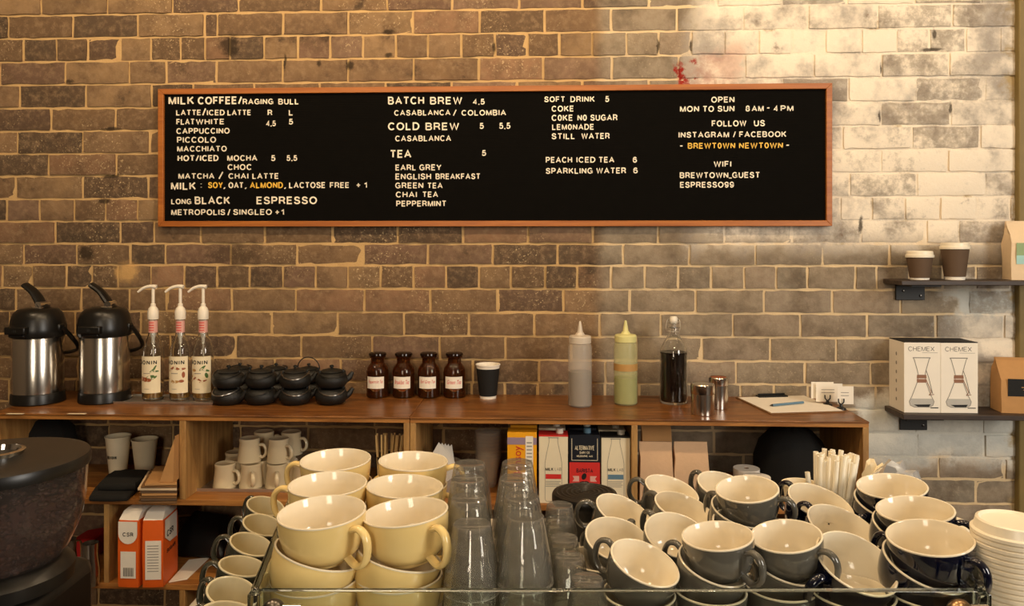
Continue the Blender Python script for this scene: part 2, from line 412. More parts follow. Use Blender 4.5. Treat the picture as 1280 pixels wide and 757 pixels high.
def word(bm, t, x0, x1, z0, z1, y, thick=.0004, mi=0, R=None, wt=.172, gap=.20, T=None):
    """capitals drawn with even strokes, fitted to the box x0..x1, z0..z1"""
    pen = 0; st = []; 
    for ch in t:
        w, S_ = GL[ch]
        for P in S_: st.append([(pen + a, b) for a, b in P])
        pen += w + gap + wt
    A = [p for P in st for p in P]; ax0, ax1 = min(a for a, _ in A), max(a for a, _ in A); az0, az1 = min(b for _, b in A), max(b for _, b in A)
    if not any(c in ',:-+_/' for c in t): az0, az1 = 0, 1
    h = z1 - z0; w = min(wt * h, (x1 - x0) / len(t) * .27) if t not in (',', ':', '-', '+', '_', '/') else None
    if t == 'I' or t == '1': w = wt * h
    if w is None: w = {'/': wt * h * .85, '+': h * .22, '-': h * .9, '_': h * .9, ',': h * .42, ':': h * .22}[t]
    ix0, ix1, iz0, iz1 = x0 + w / 2, x1 - w / 2, z0 + w / 2, z1 - w / 2
    fx_ = lambda a: (ix0 + ix1) / 2 if ax1 - ax0 < 1e-6 else ix0 + (a - ax0) / (ax1 - ax0) * (ix1 - ix0)
    fz_ = lambda b: (iz0 + iz1) / 2 if az1 - az0 < 1e-6 else iz0 + (b - az0) / (az1 - az0) * (iz1 - iz0)
    if t == '-': iz0 = iz1 = (z0 + z1) / 2
    def xf(x, d, z):
        if R is None: p = Vector((x, d, z))
        else: p = Vector(((R - d) * math.sin(x / R), -(R - d) * math.cos(x / R), z))
        return T @ p if T is not None else p
    for P in st:
        Q = [(fx_(a), fz_(b)) for a, b in P]
        if t in (':',): Q = [(q[0], q[1]) for q in Q]
        ribbon(bm, Q, w, y, thick, mi, xf)

# ------------------------------------------------------------------ object helpers
def mesh_of(name, bm, mats, sharp=35):
    me = bpy.data.meshes.new(name)
    if sharp is not None: bmesh.ops.recalc_face_normals(bm, faces=bm.faces)
    bm.to_mesh(me); bm.free()
    for m in (mats if isinstance(mats, (list, tuple)) else [mats]): me.materials.append(m)
    me.polygons.foreach_set('use_smooth', [True] * len(me.polygons))
    me.set_sharp_from_angle(angle=math.radians(sharp or 35))
    return me
def part(name, bm, mats, parent=None, bevel=0.0, sharp=35, label=None):
    o = bpy.data.objects.new(name, mesh_of(name, bm, mats, sharp)); COL.objects.link(o)
    if parent is not None: o.parent = parent
    if label: o['label'] = label
    if bevel:
        b = o.modifiers.new('bevel', 'BEVEL'); b.width = bevel; b.segments = 2; b.limit_method = 'ANGLE'
    return o
def tag(o, label, cat, group=None):
    o['label'] = label; o['category'] = cat
    if group: o['group'] = group
    return o
def thing(name, label, cat, m, group=None):
    o = bpy.data.objects.new(name, None); COL.objects.link(o); o.empty_display_size = .03
    o.matrix_basis = m if isinstance(m, Matrix) else Matrix.Translation(m)
    return tag(o, label, cat, group)
def solo(name, bm, mats, label, cat, m, group=None, bevel=0.0, sharp=35):
    o = part(name, bm, mats, None, bevel, sharp)
    o.matrix_basis = m if isinstance(m, Matrix) else Matrix.Translation(m)
    return tag(o, label, cat, group)
KIDS = {}
def kids(o): return [c for c in bpy.data.objects if c.parent == o]
def dup(root, m, label, group=None):
    r = root.copy(); COL.objects.link(r)
    r.matrix_basis = m if isinstance(m, Matrix) else Matrix.Translation(m)
    r['label'] = label
    if group: r['group'] = group
    if root.name not in KIDS: KIDS[root.name] = [(c, kids(c)) for c in kids(root)]
    for c, gc in KIDS[root.name]:
        k = c.copy(); COL.objects.link(k); k.parent = r
        for g in gc:
            q = g.copy(); COL.objects.link(q); q.parent = k
    return r
def struct(name, bm, mats, bevel=0.0, sharp=35):
    o = part(name, bm, mats, None, bevel, sharp); o['kind'] = 'structure'; return o
def B(): return bmesh.new()
def TR(p, rz=0.0): return Matrix.Translation(p) @ Matrix.Rotation(rz, 4, 'Z')

# ------------------------------------------------------------------ the setting: brick wall, floor, end trim
def wall_mat(name, mortar):
    m = bpy.data.materials.new(name); m.use_nodes = True
    b = NB(m); p = b.n['Principled BSDF']; co = b.coord(); x, y, z = b.sep(co)
    n1 = b.noise(2.6, 6, .6, co); n2 = b.noise(9, 6, .65, co); n3 = b.noise(45, 5, .7, co); n4 = b.noise(140, 3, .6, co)
    wob = b.math('ADD', b.math('MULTIPLY', b.math('SUBTRACT', n1, .5), .34), b.math('MULTIPLY', b.math('SUBTRACT', n2, .5), .26))
    X = b.math('ADD', x, wob); Z = b.math('ADD', z, b.math('MULTIPLY', wob, .7))
    def zone(x0, x1, z0, z1, s=.05):
        a = b.math('MULTIPLY', b.smooth(X, x0 - s, x0 + s), b.math('SUBTRACT', 1.0, b.smooth(X, x1 - s, x1 + s)))
        c = b.math('MULTIPLY', b.smooth(Z, z0 - s, z0 + s), b.math('SUBTRACT', 1.0, b.smooth(Z, z1 - s, z1 + s)))
        return b.math('MULTIPLY', a, c)
    if mortar: base = b.mix(n2, hx('#b08c5c'), hx('#d8b680'))
    else:
        at = b.n.new('ShaderNodeAttribute'); at.attribute_name = 'brick'
        base = b.mix(b.math('MULTIPLY', b.smooth(n2, .38, .7), .8), at.outputs[0], hx('#5e4936'))
        base = b.mix(b.math('MULTIPLY', b.smooth(n3, .42, .75), .55), base, hx('#9a8062'))
        base = b.mix(b.math('MULTIPLY', b.smooth(n4, .58, .70), b.math('MULTIPLY', b.smooth(n1, .48, .60), .85)), base, hx('#cdb48a'))
        base = b.mix(b.math('MULTIPLY', b.smooth(n2, .60, .70), .6), base, hx('#33291f'))
    # grey washed zone right of the old drop-cloth line
    at2 = b.n.new('ShaderNodeAttribute'); at2.attribute_name = 'brick'; rnd = at2.outputs['Alpha']
    wash = b.math('MULTIPLY', b.smooth(b.math('ADD', x, b.math('MULTIPLY', wob, .12)), .17, .23), b.math('ADD', .55, b.math('MULTIPLY', n3, .5)))
    base = b.mix(b.math('MULTIPLY', wash, .8), base, hx('#e0cba6') if mortar else b.mix(b.smooth(n2, .35, .68), hx('#a19683'), hx('#776c5c')))
    # white paint
    mk = b.math('MAXIMUM', zone(.55, 1.735, 1.49, 2.6), zone(1.46, 1.71, .93, 1.38, .03))
    mk = b.math('MAXIMUM', mk, zone(1.12, 1.72, .70, .93, .03))
    mk = b.math('MAXIMUM', mk, zone(.62, .80, 1.49, 1.58, .03))
    rv = .35 if mortar else rnd
    wsum = b.math('ADD', b.math('ADD', b.math('MULTIPLY', n2, .55), b.math('MULTIPLY', n3, .5)), b.math('MULTIPLY', b.math('SUBTRACT', rv, .5), .20))
    wear = b.smooth(wsum, .68, .50)
    cover = b.math('MULTIPLY', mk, .95 if mortar else b.math('ADD', .38, b.math('MULTIPLY', wear, .60)))
    paint = b.mix(b.smooth(b.math('ADD', n1, b.math('ADD', b.math('MULTIPLY', b.math('SUBTRACT', rv, .5), .12), b.math('MULTIPLY', b.math('SUBTRACT', n2, .5), .5))), .42, .64), hx('#ecdfca'), hx('#a89f94'))
    paint = b.mix(b.math('MULTIPLY', b.smooth(n3, .5, .75), .45), paint, hx('#f6eddc'))
    if mortar: paint = b.mix(b.smooth(n2, .56, .70), paint, hx('#b8a37e'))
    cool = zone(1.02, 1.72, .72, .95, .05)
    cool = b.math('MAXIMUM', cool, zone(1.46, 1.71, 1.24, 1.34, .02))
    paint = b.mix(b.math('MULTIPLY', cool, .75), paint, hx('#c3c6c0'))
    cover = b.math('MAXIMUM', cover, b.math('MULTIPLY', zone(1.12, 1.72, .73, .95, .03), .88))
    cover = b.math('MAXIMUM', cover, b.math('MULTIPLY', zone(1.49, 1.69, 1.10, 1.26, .02), .9))
    c = b.mix(cover, base, paint)
    # flakes of red paint and rust stains
    redm = b.math('MULTIPLY', zone(.525, .575, 2.09, 2.19, .012), b.smooth(n3, .36, .5))
    pink = b.math('MULTIPLY', zone(.60, .72, 2.10, 2.22, .03), .4)
    c = b.mix(pink, c, hx('#b4705a')); c = b.mix(redm, c, hx('#8f2418'))
    c = b.mix(b.math('MULTIPLY', zone(1.70, 1.80, .5, 2.6, .03), .7), c, hx('#b09660'))
    rust = b.math('MULTIPLY', b.smooth(n2, .64, .72), b.math('MULTIPLY', mk, .55))
    c = b.mix(rust, c, hx('#6a4420'))
    # soot smudges and rusty holes, each with its own place on the wall
    def blob(px, py, r, rz):
        q = onY(px, py, 0); u = b.math('DIVIDE', b.math('SUBTRACT', b.math('ADD', x, b.math('MULTIPLY', wob, .12)), q.x), r); v = b.math('DIVIDE', b.math('SUBTRACT', b.math('ADD', z, b.math('MULTIPLY', wob, .10)), q.z), rz)
        d = b.math('SQRT', b.math('ADD', b.math('MULTIPLY', u, u), b.math('MULTIPLY', v, v)))
        return b.smooth(b.math('ADD', d, b.math('MULTIPLY', b.math('SUBTRACT', n3, .5), 1.2)), 1.0, .35)
    soot = None
    for q in ((487, 39, .026, .014), (485, 70, .018, .012), (86, 103, .022, .014), (140, 161, .05, .010), (133, 250, .04, .016), (398, 80, .014, .016), (437, 82, .022, .02), (354, 80, .008, .04), (289, 58, .05, .06), (110, 315, .04, .04), (142, 218, .05, .008), (823, 57, .008, .035), (865, 57, .007, .03), (619, 58, .008, .035), (1163, 63, .05, .010), (1166, 45, .012, .03), (1101, 85, .006, .03), (1100, 146, .007, .03), (1188, 136, .008, .03), (1075, 282, .01, .04), (1275, 160, .02, .05)):
        m_ = blob(*q); soot = m_ if soot is None else b.math('MAXIMUM', soot, m_)
    c = b.mix(b.math('MULTIPLY', soot, .85), c, hx('#2e2317'))
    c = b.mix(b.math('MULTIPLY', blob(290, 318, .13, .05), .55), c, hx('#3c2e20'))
    c = b.mix(b.math('MULTIPLY', blob(160, 340, .06, .05), .75), c, hx('#cfa66a'))
    b.put(p.inputs['Base Color'], c)
    p.inputs['Roughness'].default_value = .85; p.inputs['Specular IOR Level'].default_value = .25
    h = b.math('ADD', b.math('MULTIPLY', n3, .6), b.math('MULTIPLY', n4, .4))
    b.put(p.inputs['Normal'], b.bump(h, .7 if mortar else .55, .005))
    return m
M['brick'] = wall_mat('old_brick', False); M['mortar'] = wall_mat('lime_mortar', True)

LINES = [-76, -47, -18, 11.3, 41, 71, 100.5, 130.5, 160, 189, 217.5, 247, 275.5, 304.4, 331.5, 360.9, 390.5, 420, 449.5, 478, 507, 536, 565, 592, 621.5, 651]
JOINT = {   # course index -> pixel columns of the upright joints read off the photograph, spacing
 2: ([52, 134.8, 216, 298, 401.6, 484.4, 564.7, 648.8, 728.5, 811, 896, 977, 1058.6, 1143, 1226], 82),
 3: ([11, 91.6, 172.7, 256, 272, 354, 435.5, 516.5, 599.4, 681, 764, 846, 928.6, 1010, 1097, 1190], 82),
 4: ([29.6, 71, 110, 150.6, 188.8, 226, 288, 372.7, 413, 453.8, 495, 535, 576.5, 618.7, 659.3, 699, 740, 783, 823, 864, 905, 948, 990, 1031.5, 1076.7, 1120.6, 1161.6, 1207], 41),
 5: ([1, 82.3, 162, 208, 271, 353.4, 435.5, 517, 598.6, 679, 764.7, 848, 931, 1017, 1102, 1186], 82),
 6: ([25, 108, 190, 242, 318, 399.8, 482, 564.7, 646, 728, 811, 894, 977.6, 1060.4, 1144.5, 1231], 82),
 7: ([64, 145, 226, 1100.6, 1188], 82), 8: ([22.6, 104, 187, 1053, 1139.5, 1225], 82), 9: ([61.5, 145.6, 1100.6, 1184.6], 82),
 10: ([20, 103.7, 185.7, 1062, 1145.7, 1231], 82), 11: ([8.8, 50, 93, 132.5, 172.7, 1050, 1089, 1130.7, 1174.6, 1220], 41),
 12: ([69.5, 150.6, 192.8, 251.7, 331, 416, 497.5, 579, 660, 741, 822.7, 905, 990, 1075.5, 1158, 1198], 82),
 13: ([30, 163, 207, 288.7, 371.5, 454.3, 535, 616, 697, 779, 861.4, 943.7, 1027.8, 1111.9, 1195], 82),
 14: ([3, 41, 83, 148, 188.8, 231, 312.5, 354, 395, 435, 476, 517, 557.7, 599, 638.8, 681.4, 721.6, 764, 805.7, 847.6, 888.5, 930, 970, 1009, 1069, 1095.5, 1137, 1178, 1220], 41),
 15: ([20, 101.7, 162, 208, 290, 370, 455.5, 538, 622, 704, 787, 869.7, 955, 1040, 1125.7, 1210], 82),
 16: ([12, 94, 176, 258, 340, 422.4, 505, 586, 668, 749.7, 825.7, 916, 1000, 1084, 1169.6], 82),
 17: ([49, 131, 213, 295, 377, 465.6, 549.7, 632, 714, 795, 877, 962.5, 1044.8, 1128, 1212], 82),
 18: ([98, 180, 262, 344, 426, 508, 590.8, 674, 756.7, 838, 920, 1006, 1088, 1170], 82), 19: ([590, 631, 672], 41),
 22: ([1090, 1173, 1256], 82), 23: ([1136, 1219.7], 82)}
def build_wall():
    bm = B(); lay = bm.loops.layers.float_color.new('brick')
    zs = [onY(681, y, 0).z for y in LINES]
    while zs[-1] > 0: zs.append(zs[-1] - .086)
    up = []
    while (up[-1] if up else zs[0]) < 3.2: up.append((up[-1] if up else zs[0]) + .086)
    tones = ['#7d6348', '#715a42', '#8c7052', '#655040', '#977a58', '#7a5f4c', '#584838', '#866a4c', '#927054', '#8a6e58']
    n_up = len(up); zs = up[::-1] + zs
    for ii in range(len(zs) - 1):
        i = ii - n_up
        js, sp = JOINT.get(i, ([random.uniform(200, 280)], 41 if i % 8 == 3 else 82))
        js = sorted(js); full = [js[0]]
        for q in js[1:]:
            g = q - full[-1]
            if g > 1.5 * sp:
                k = round(g / sp); full += [full[-1] + g * t / k for t in range(1, k)] if False else [js[js.index(q) - 1] + g * t / k for t in range(1, k)]
            full.append(q)
        while full[0] > -390: full.insert(0, full[0] - sp * random.uniform(.96, 1.04))
        while full[-1] < 1940: full.append(full[-1] + sp * 1.03)
        xs = [wx(q) for q in full]
        for a, c in zip(xs, xs[1:]):
            g = .0048; fr = -random.uniform(.002, .008)
            z1 = zs[ii] - .0045; z0 = zs[ii + 1] + .0045
            j = lambda s=.0016: random.uniform(-s, s)
            nx = max(2, int((c - a) / .03)); tilt = random.uniform(-.002, .002)
            rows = []
            for rz in range(4):
                zz = z0 + (z1 - z0) * (0, .12, .88, 1)[rz]; row = []
                for k in range(nx + 1):
                    xx = a + g + (c - a - 2 * g) * k / nx
                    if rz in (0, 3): zz2 = zz + random.uniform(-.0022, .0022)
                    else: zz2 = zz
                    edge = k in (0, nx) or rz in (0, 3)
                    row.append(bm.verts.new((xx + (j() if k in (0, nx) else 0), fr + tilt * k / nx + (.0028 if edge else 0) + j(.0006), zz2)))
                rows.append(row)
            fcs = []
            for u, v in zip(rows, rows[1:]):
                for k in range(nx): fcs.append(bm.faces.new((u[k], u[k + 1], v[k + 1], v[k])))
            ring = rows[0] + [r[-1] for r in rows[1:-1]] + rows[-1][::-1] + [r[0] for r in rows[1:-1]][::-1]
            back = [bm.verts.new((v.co.x, .03, v.co.z)) for v in ring]
            for k in range(len(ring)):
                k2 = (k + 1) % len(ring); fcs.append(bm.faces.new((ring[k2], ring[k], back[k], back[k2])))
            t = hx(random.choice(tones)); s = random.uniform(.70, 1.0); rv = random.random()
            for f in fcs:
                f.material_index = 0
                for lp in f.loops: lp[lay] = (t[0] * s, t[1] * s, t[2] * s, rv)
    # mortar bed behind the brick faces and the wall's core
    X0, X1, Z1 = -3.1, 3.65, 3.2
    nxm, nzm = 200, 110; grid = []
    for r in range(nzm + 1):
        grid.append([bm.verts.new((X0 + (X1 - X0) * k / nxm, .0012 + random.uniform(-.0016, .0016), Z1 * r / nzm)) for k in range(nxm + 1)])
    for u, v in zip(grid, grid[1:]):
        for k in range(nxm): bm.faces.new((u[k], u[k + 1], v[k + 1], v[k])).material_index = 1
    box(bm, X0, X1, .04, .24, 0, Z1, 1)
    return struct('wall_back', bm, [M['brick'], M['mortar']], sharp=None)
build_wall()
bm = B(); box(bm, -3.1, 3.65, -5.4, .24, -.1, 0); struct('floor', bm, M['floor'])
M['plaster'] = mat('dim_plaster', '#6a5f52', .9, var=.1, vscale=4); M['ceil'] = mat('ceiling_paint', '#8f8474', .9, var=.05)
bm = B(); box(bm, -3.1, 3.65, -5.4, .24, 3.2, 3.3); struct('ceiling', bm, M['ceil'])
bm = B(); box(bm, -3.2, -3.1, -5.4, .24, 0, 3.2); struct('wall_left', bm, M['plaster'])
bm = B(); box(bm, 3.65, 3.75, -5.4, .24, 0, 3.2); struct('wall_right', bm, M['plaster'])
bm = B(); box(bm, -3.1, 3.65, -5.5, -5.4, 0, 3.2); struct('wall_front', bm, M['plaster'])
bm = B(); xr = wx(1274, -.03); box(bm, xr, xr + .10, -.03, .0, 0, 2.7); struct('trim_1', bm, M['olivepaint'], bevel=.004)

# ------------------------------------------------------------------ back bar: two shelf units
YF, ZT = -.385, .944
def zF(py): return onY(640, py, YF).z
TH = .019
S1, S2 = zF(630), zF(738)
def unit(label, x0, x1, vert1, vert2, vert3):
    t = thing('shelf_unit', label, 'shelf unit', ((x0 + x1) / 2, YF / 2, 0))
    ox, oy = (x0 + x1) / 2, YF / 2
    def pc(name, a, b, z0, z1, m, y0=YF, bev=.0015):
        bm = B(); box(bm, a - ox, b - ox, y0 - oy, -.004 - oy, z0, z1); return part(name, bm, m, t, bev)
    pc('counter_top', x0, x1, ZT - .006, ZT, M['top'], YF - .002)
    pc('top_board', x0 + .0005, x1 - .0005, ZT - TH, ZT - .0062, M['edge'])
    pc('side_panel', x0 + .0005, x0 + TH, 0, ZT - TH, M['side']); pc('side_panel', x1 - TH, x1 - .0005, 0, ZT - TH, M['side'])
    for s in (S1, S2, .09): pc('shelf', x0 + TH, x1 - TH, s - TH, s, M['edge'])
    for vs, z0, z1 in ((vert1, S1, ZT - TH), (vert2, S2, S1 - TH), (vert3, .09, S2 - TH)):
        for a, b in vs: pc('divider', a, b, z0, z1, M['side'], YF + .0005)
    return t
fx = lambda px: wx(px, YF)
SEAM = fx(512)
unit('left wooden shelf unit under the airpots and teapots', fx(-12), SEAM - .0005, [(fx(224), fx(232))], [(fx(129.5), fx(136)), (fx(330), fx(337))], [(fx(224), fx(231))])
unit('right wooden shelf unit under the squeeze bottles and clipboard', SEAM + .0005, fx(1086.5), [(fx(789.5), fx(797))], [(fx(700), fx(707))], [(fx(800), fx(807))])

# ------------------------------------------------------------------ wall shelves at right
def wall_shelf(label, pyback, thick, px0, brk):
    z = onY(1110, pyback, 0).z; x0 = wx(px0); x1 = wx(1274, -.07)
    t = thing('wall_shelf', label, 'shelf', ((x0 + x1) / 2, -.075, z)); ox = (x0 + x1) / 2
    bm = B(); box(bm, x0 - ox, x1 - ox, -.075, .071, -thick, 0); part('board', bm, M['shelf'], t, .002)
    a, c, d = brk
    bm = B(); box(bm, wx(a, -.02) - ox, wx(c, -.02) - ox, .060, .070, -d, -thick)
    box(bm, wx(a, -.02) - ox, wx(c, -.02) - ox, -.055, .060, -thick - .006, -thick)
    br = part('bracket', bm, M['bracket'], t, .001)
    for q, zz in ((.25, .45), (.85, .75)):
        bm = B(); xq = wx(a, -.02) - ox + (wx(c, -.02) - wx(a, -.02)) * q
        lathe(bm, [(0, 0), (.005, 0), (.004, .003), (0, .004)], 12, T=Matrix.Translation((xq, .060, -thick - (d - thick) * zz)) @ Matrix.Rotation(PI / 2, 4, 'X'))
        part('screw', bm, M['dsteel'], br)
    return z
ZS1 = wall_shelf('dark upper wall shelf with two takeaway cups', 348, .016, 1103, (1121, 1157, .076))
ZS2 = wall_shelf('dark lower wall shelf with two white coffee maker boxes', 506.3, .018, 1105, (1126, 1160, .085))

# ------------------------------------------------------------------ letter board
def build_board():
    Yb = -.032
    P = [onY(x, y, Yb) for x, y in ((196.5, 109.5), (1041, 105), (1040, 282.5), (198, 283))]
    x0 = (P[0].x + P[3].x) / 2; x1 = (P[1].x + P[2].x) / 2; z1 = (P[0].z + P[1].z) / 2; z0 = (P[2].z + P[3].z) / 2
    O = Vector(((x0 + x1) / 2, -.008, z0)); t = thing('letter_board', 'long black letter board menu in wooden frame on brick wall', 'menu board', O)
    fw = .0205; a, b, h = x0 - O.x, x1 - O.x, z1 - z0; yf, yb = Yb - O.y, 0.0
    def bar(p):   # mitred frame side
        bm = B(); f = [bm.verts.new((x, yf, z)) for x, z in p]; k = [bm.verts.new((x, yb, z)) for x, z in p]
        bm.faces.new(f); bm.faces.new(k[::-1])
        for i in range(4): bm.faces.new((f[i], k[i], k[(i + 1) % 4], f[(i + 1) % 4]))
        part('frame_side', bm, M['frame'], t, .0015)
    bar([(a, 0), (b, 0), (b - fw, fw), (a + fw, fw)]); bar([(a, h), (a + fw, h - fw), (b - fw, h - fw), (b, h)])
    bar([(a, 0), (a + fw, fw), (a + fw, h - fw), (a, h)]); bar([(b, 0), (b, h), (b - fw, h - fw), (b - fw, fw)])
    yfelt = -.012
    bm = B(); box(bm, a + fw - .002, b - fw + .002, yfelt, 0, fw - .002, h - fw + .002)
    n = 56                                            # the felt's fine horizontal ribs
    for k in range(n):
        zz = fw + (h - 2 * fw) * (k + .5) / n; hw = (h - 2 * fw) / n * .36
        box(bm, a + fw, b - fw, yfelt - .0012, yfelt, zz - hw, zz + hw)
    part('felt', bm, M['felt'], t)
    crops = {2: (190, 95, 3.883), 3: (460, 95, 3.883), 4: (660, 95, 3.282)}
    Yl = O.y + yfelt - .003
    def pos(c, X, Yp):
        ox, oy, s = crops[c]; q = onY(ox + X / s, oy + Yp / s, Yl); return q.x - O.x, q.z - O.z
    rows = [
     (2, [('MILK', 80, 203, 98, 138), ('COFFEE/', 222, 437, 97, 139), ('RAGING', 440, 588, 109, 138), ('BULL', 613, 712, 109, 138)]),
     (2, [('LATTE', 117, 237, 163, 191), ('/', 243, 262, 154, 193), ('ICED', 266, 352, 163, 191), ('LATTE', 366, 480, 163, 191), ('R', 561, 583, 163, 191), ('L', 664, 684, 163, 191)]),
     (2, [('FLAT', 118, 206, 207, 236), ('WHITE', 213, 350, 207, 235), ('4,5', 554, 600, 216, 247), ('5', 664, 684, 207, 235)]),
     (2, [('CAPPUCCINO', 118, 376, 251, 281)]), (2, [('PICCOLO', 121, 310, 294, 324)]), (2, [('MACCHIATO', 122, 362, 338, 367)]),
     (2, [('HOT/ICED', 124, 322, 382, 414), ('MOCHA', 365, 510, 383, 412), ('5', 578, 598, 384, 412), ('5,5', 653, 704, 384, 415)]),
     (2, [('CHOC', 367, 482, 427, 456)]),
     (2, [('MATCHA', 128, 302, 471, 499), ('/', 322, 346, 462, 501), ('CHAI', 371, 467, 471, 499), ('LATTE', 487, 614, 471, 499)]),
     (2, [('MILK', 92, 212, 514, 552), (':', 233, 243, 519, 543), ('*SOY', 272, 343, 514, 544), (',', 345, 355, 538, 549), ('OAT', 371, 443, 515, 544), (',', 449, 458, 538, 549), ('*ALMOND', 475, 635, 514, 544), (',', 640, 649, 538, 549), ('LACTOSE', 665, 841, 514, 544), ('FREE', 863, 957, 515, 543), ('+', 991, 1012, 518, 540), ('1', 1029, 1043, 515, 543)]),
     (2, [('LONG', 93, 190, 595, 622), ('BLACK', 207, 378, 584, 622), ('ESPRESSO', 507, 800, 584, 622)]),
     (2, [('METROPOLIS', 93, 354, 646, 675), ('/', 366, 380, 644, 677), ('SINGLEO', 394, 581, 645, 674), ('+', 597, 618, 649, 671), ('1', 626, 640, 646, 674)]),
     (3, [('BATCH', 97, 272, 99, 138), ('BREW', 301, 457, 100, 138), ('4,5', 509, 566, 110, 142)]),
     (3, [('CASABLANCA', 127, 400, 163, 192), ('/', 412, 430, 161, 194), ('COLOMBIA', 454, 670, 163, 192)]),
     (3, [('COLD', 97, 249, 224, 263), ('BREW', 279, 442, 225, 263), ('5', 542, 562, 227, 256), ('5,5', 637, 691, 226, 260)]),
     (3, [('CASABLANCA', 132, 403, 287, 317)]), (3, [('TEA', 107, 210, 358, 397), ('5', 553, 573, 359, 387)]),
     (3, [('EARL', 133, 233, 429, 458), ('GREY', 249, 356, 428, 458)]), (3, [('ENGLISH', 133, 306, 472, 502), ('BREAKFAST', 328, 545, 472, 501)]),
     (3, [('GREEN', 132, 268, 516, 545), ('TEA', 288, 362, 517, 545)]), (3, [('CHAI', 135, 237, 560, 589), ('TEA', 264, 340, 560, 588)]),
     (3, [('PEPPERMINT', 137, 380, 604, 633)]),
     (4, [('SOFT', 67, 152, 83, 107), ('DRINK', 174, 274, 82, 107), ('5', 317, 333, 82, 106)]), (4, [('COKE', 97, 188, 121, 146)]),
     (4, [('C0KE', 97, 184, 158, 184), ('N0', 203, 241, 158, 183), ('SUGAR', 256, 367, 157, 183)]), (4, [('LEM0NADE', 99, 271, 196, 221)]),
     (4, [('STILL', 97, 193, 234, 259), ('WATER', 219, 335, 233, 258)]),
     (4, [('PEACH', 73, 181, 331, 356), ('ICED', 199, 276, 331, 355), ('TEA', 290, 354, 331, 355), ('6', 430, 447, 331, 355)]),
     (4, [('SPARKLING', 73, 265, 376, 401), ('WATER', 280, 402, 375, 400), ('6', 432, 450, 375, 399)]),
     (4, [('OPEN', 752, 847, 84, 109)]), (4, [('MON', 624, 702, 122, 147), ('TO', 717, 763, 122, 147), ('SUN', 778, 847, 121, 146), ('8', 893, 910, 121, 145), ('AM', 918, 967, 121, 145), ('-', 979, 993, 128, 133), ('4', 1008, 1026, 120, 145), ('PM', 1037, 1089, 120, 144)]),
     (4, [('FOLLOW', 754, 896, 181, 207), ('US', 927, 972, 180, 206)]), (4, [('INSTAGRAM', 618, 825, 228, 253), ('/', 841, 853, 226, 252), ('FACEBOOK', 867, 1060, 226, 251)]),
     (4, [('-', 622, 636, 284, 289), ('*BREWT0WN', 656, 850, 273, 298), ('*NEWT0WN', 866, 1046, 272, 297), ('-', 1058, 1073, 281, 286)]),
     (4, [('WIFI', 762, 834, 348, 373)]), (4, [('BREWTOWN', 623, 822, 394, 419), ('_', 823, 838, 416, 420), ('GUEST', 838, 952, 393, 418)]),
     (4, [('ESPRESSO99', 624, 845, 433, 458)])]
    for c, words in rows:
        for s, xa, xb, ya, yb2 in words:
            bm = B()
            mi = 1 if s[0] == '*' else 0; s = s.lstrip('*')
            p0 = pos(c, xa, yb2); p1 = pos(c, xb, ya)
            word(bm, s, p0[0], p1[0], p0[1], p1[1], Yl - O.y, .003, mi)
            part('lettering', bm, [M['letter'], M['gold']], t, sharp=30)
build_board()

# ------------------------------------------------------------------ airpots
def airpot(label, px, py, rz):
    t = thing('airpot', label, 'airpot', TR(stand(px, py, ZT, .084), rz), 'airpots on the counter')
    part('base', lathe(B(), [(0, 0), (.083, 0), (.086, .004), (.084, .030), (.0815, .037), (0, .037)], 48), M['black'], t)
    part('body', lathe(B(), [(.079, .036), (.0805, .038), (.0805, .229), (.079, .232), (.03, .232)], 64), M['steel'], t)
    bm = B()
    lathe(bm, [(.080, .228), (.086, .232), (.089, .245), (.0885, .262), (.086, .274), (.083, .292), (.076, .312), (.062, .326), (.03, .333), (0, .334)], 48)
    lid = part('lid', bm, M['black'], t)
    bm = B(); box(bm, -.045, .030, -.105, -.05, .246, .272); box(bm, -.036, .022, -.098, -.06, .236, .246)
    part('spout', bm, M['black'], lid, .004)
    bm = B(); box(bm, -.012, .0, -.1065, -.104, .255, .263); part('spout_slot', bm, M['matt'], lid)
    for s in (-1, 1):
        bm = B(); box(bm, s * .084 - .008, s * .084 + .008, -.016, .016, .250, .275); part('lug', bm, M['black'], lid, .005)
    pts = smoothpath([(.030, -.005, .325), (.012, -.005, .352), (-.012, -.005, .386), (-.045, -.005, .410)], 5)
    bm = B(); tube(bm, pts, .012, 12, flat=(.75, 1.5), radii=[.018 - .005 * i / len(pts) for i in range(len(pts))])
    part('lever', bm, M['black'], t)
    bm = B(); tube(bm, [(.022, -.030, .342), (.022, .020, .342)], .0115, 14); tube(bm, [(.0, -.026, .33), (.036, -.026, .33)], .006, 10)
    part('lever_pivot', bm, M['chrome'], t)
    pts = smoothpath([(.092, 0, .262), (.103, .035, .222), (.100, .07, .185), (.06, .094, .165), (0, .098, .160), (-.06, .094, .165), (-.100, .07, .185), (-.103, .035, .222), (-.092, 0, .262)], 5)
    part('carry_handle', tube(B(), pts, .008, 10, flat=(1, .7)), M['black'], t)
    return t
airpot('left steel airpot with black pump lid, nearest the left edge', 47.6, 508.5, -.06)
airpot('right steel airpot with black pump lid, beside the syrup tray', 131, 506.5, .10)

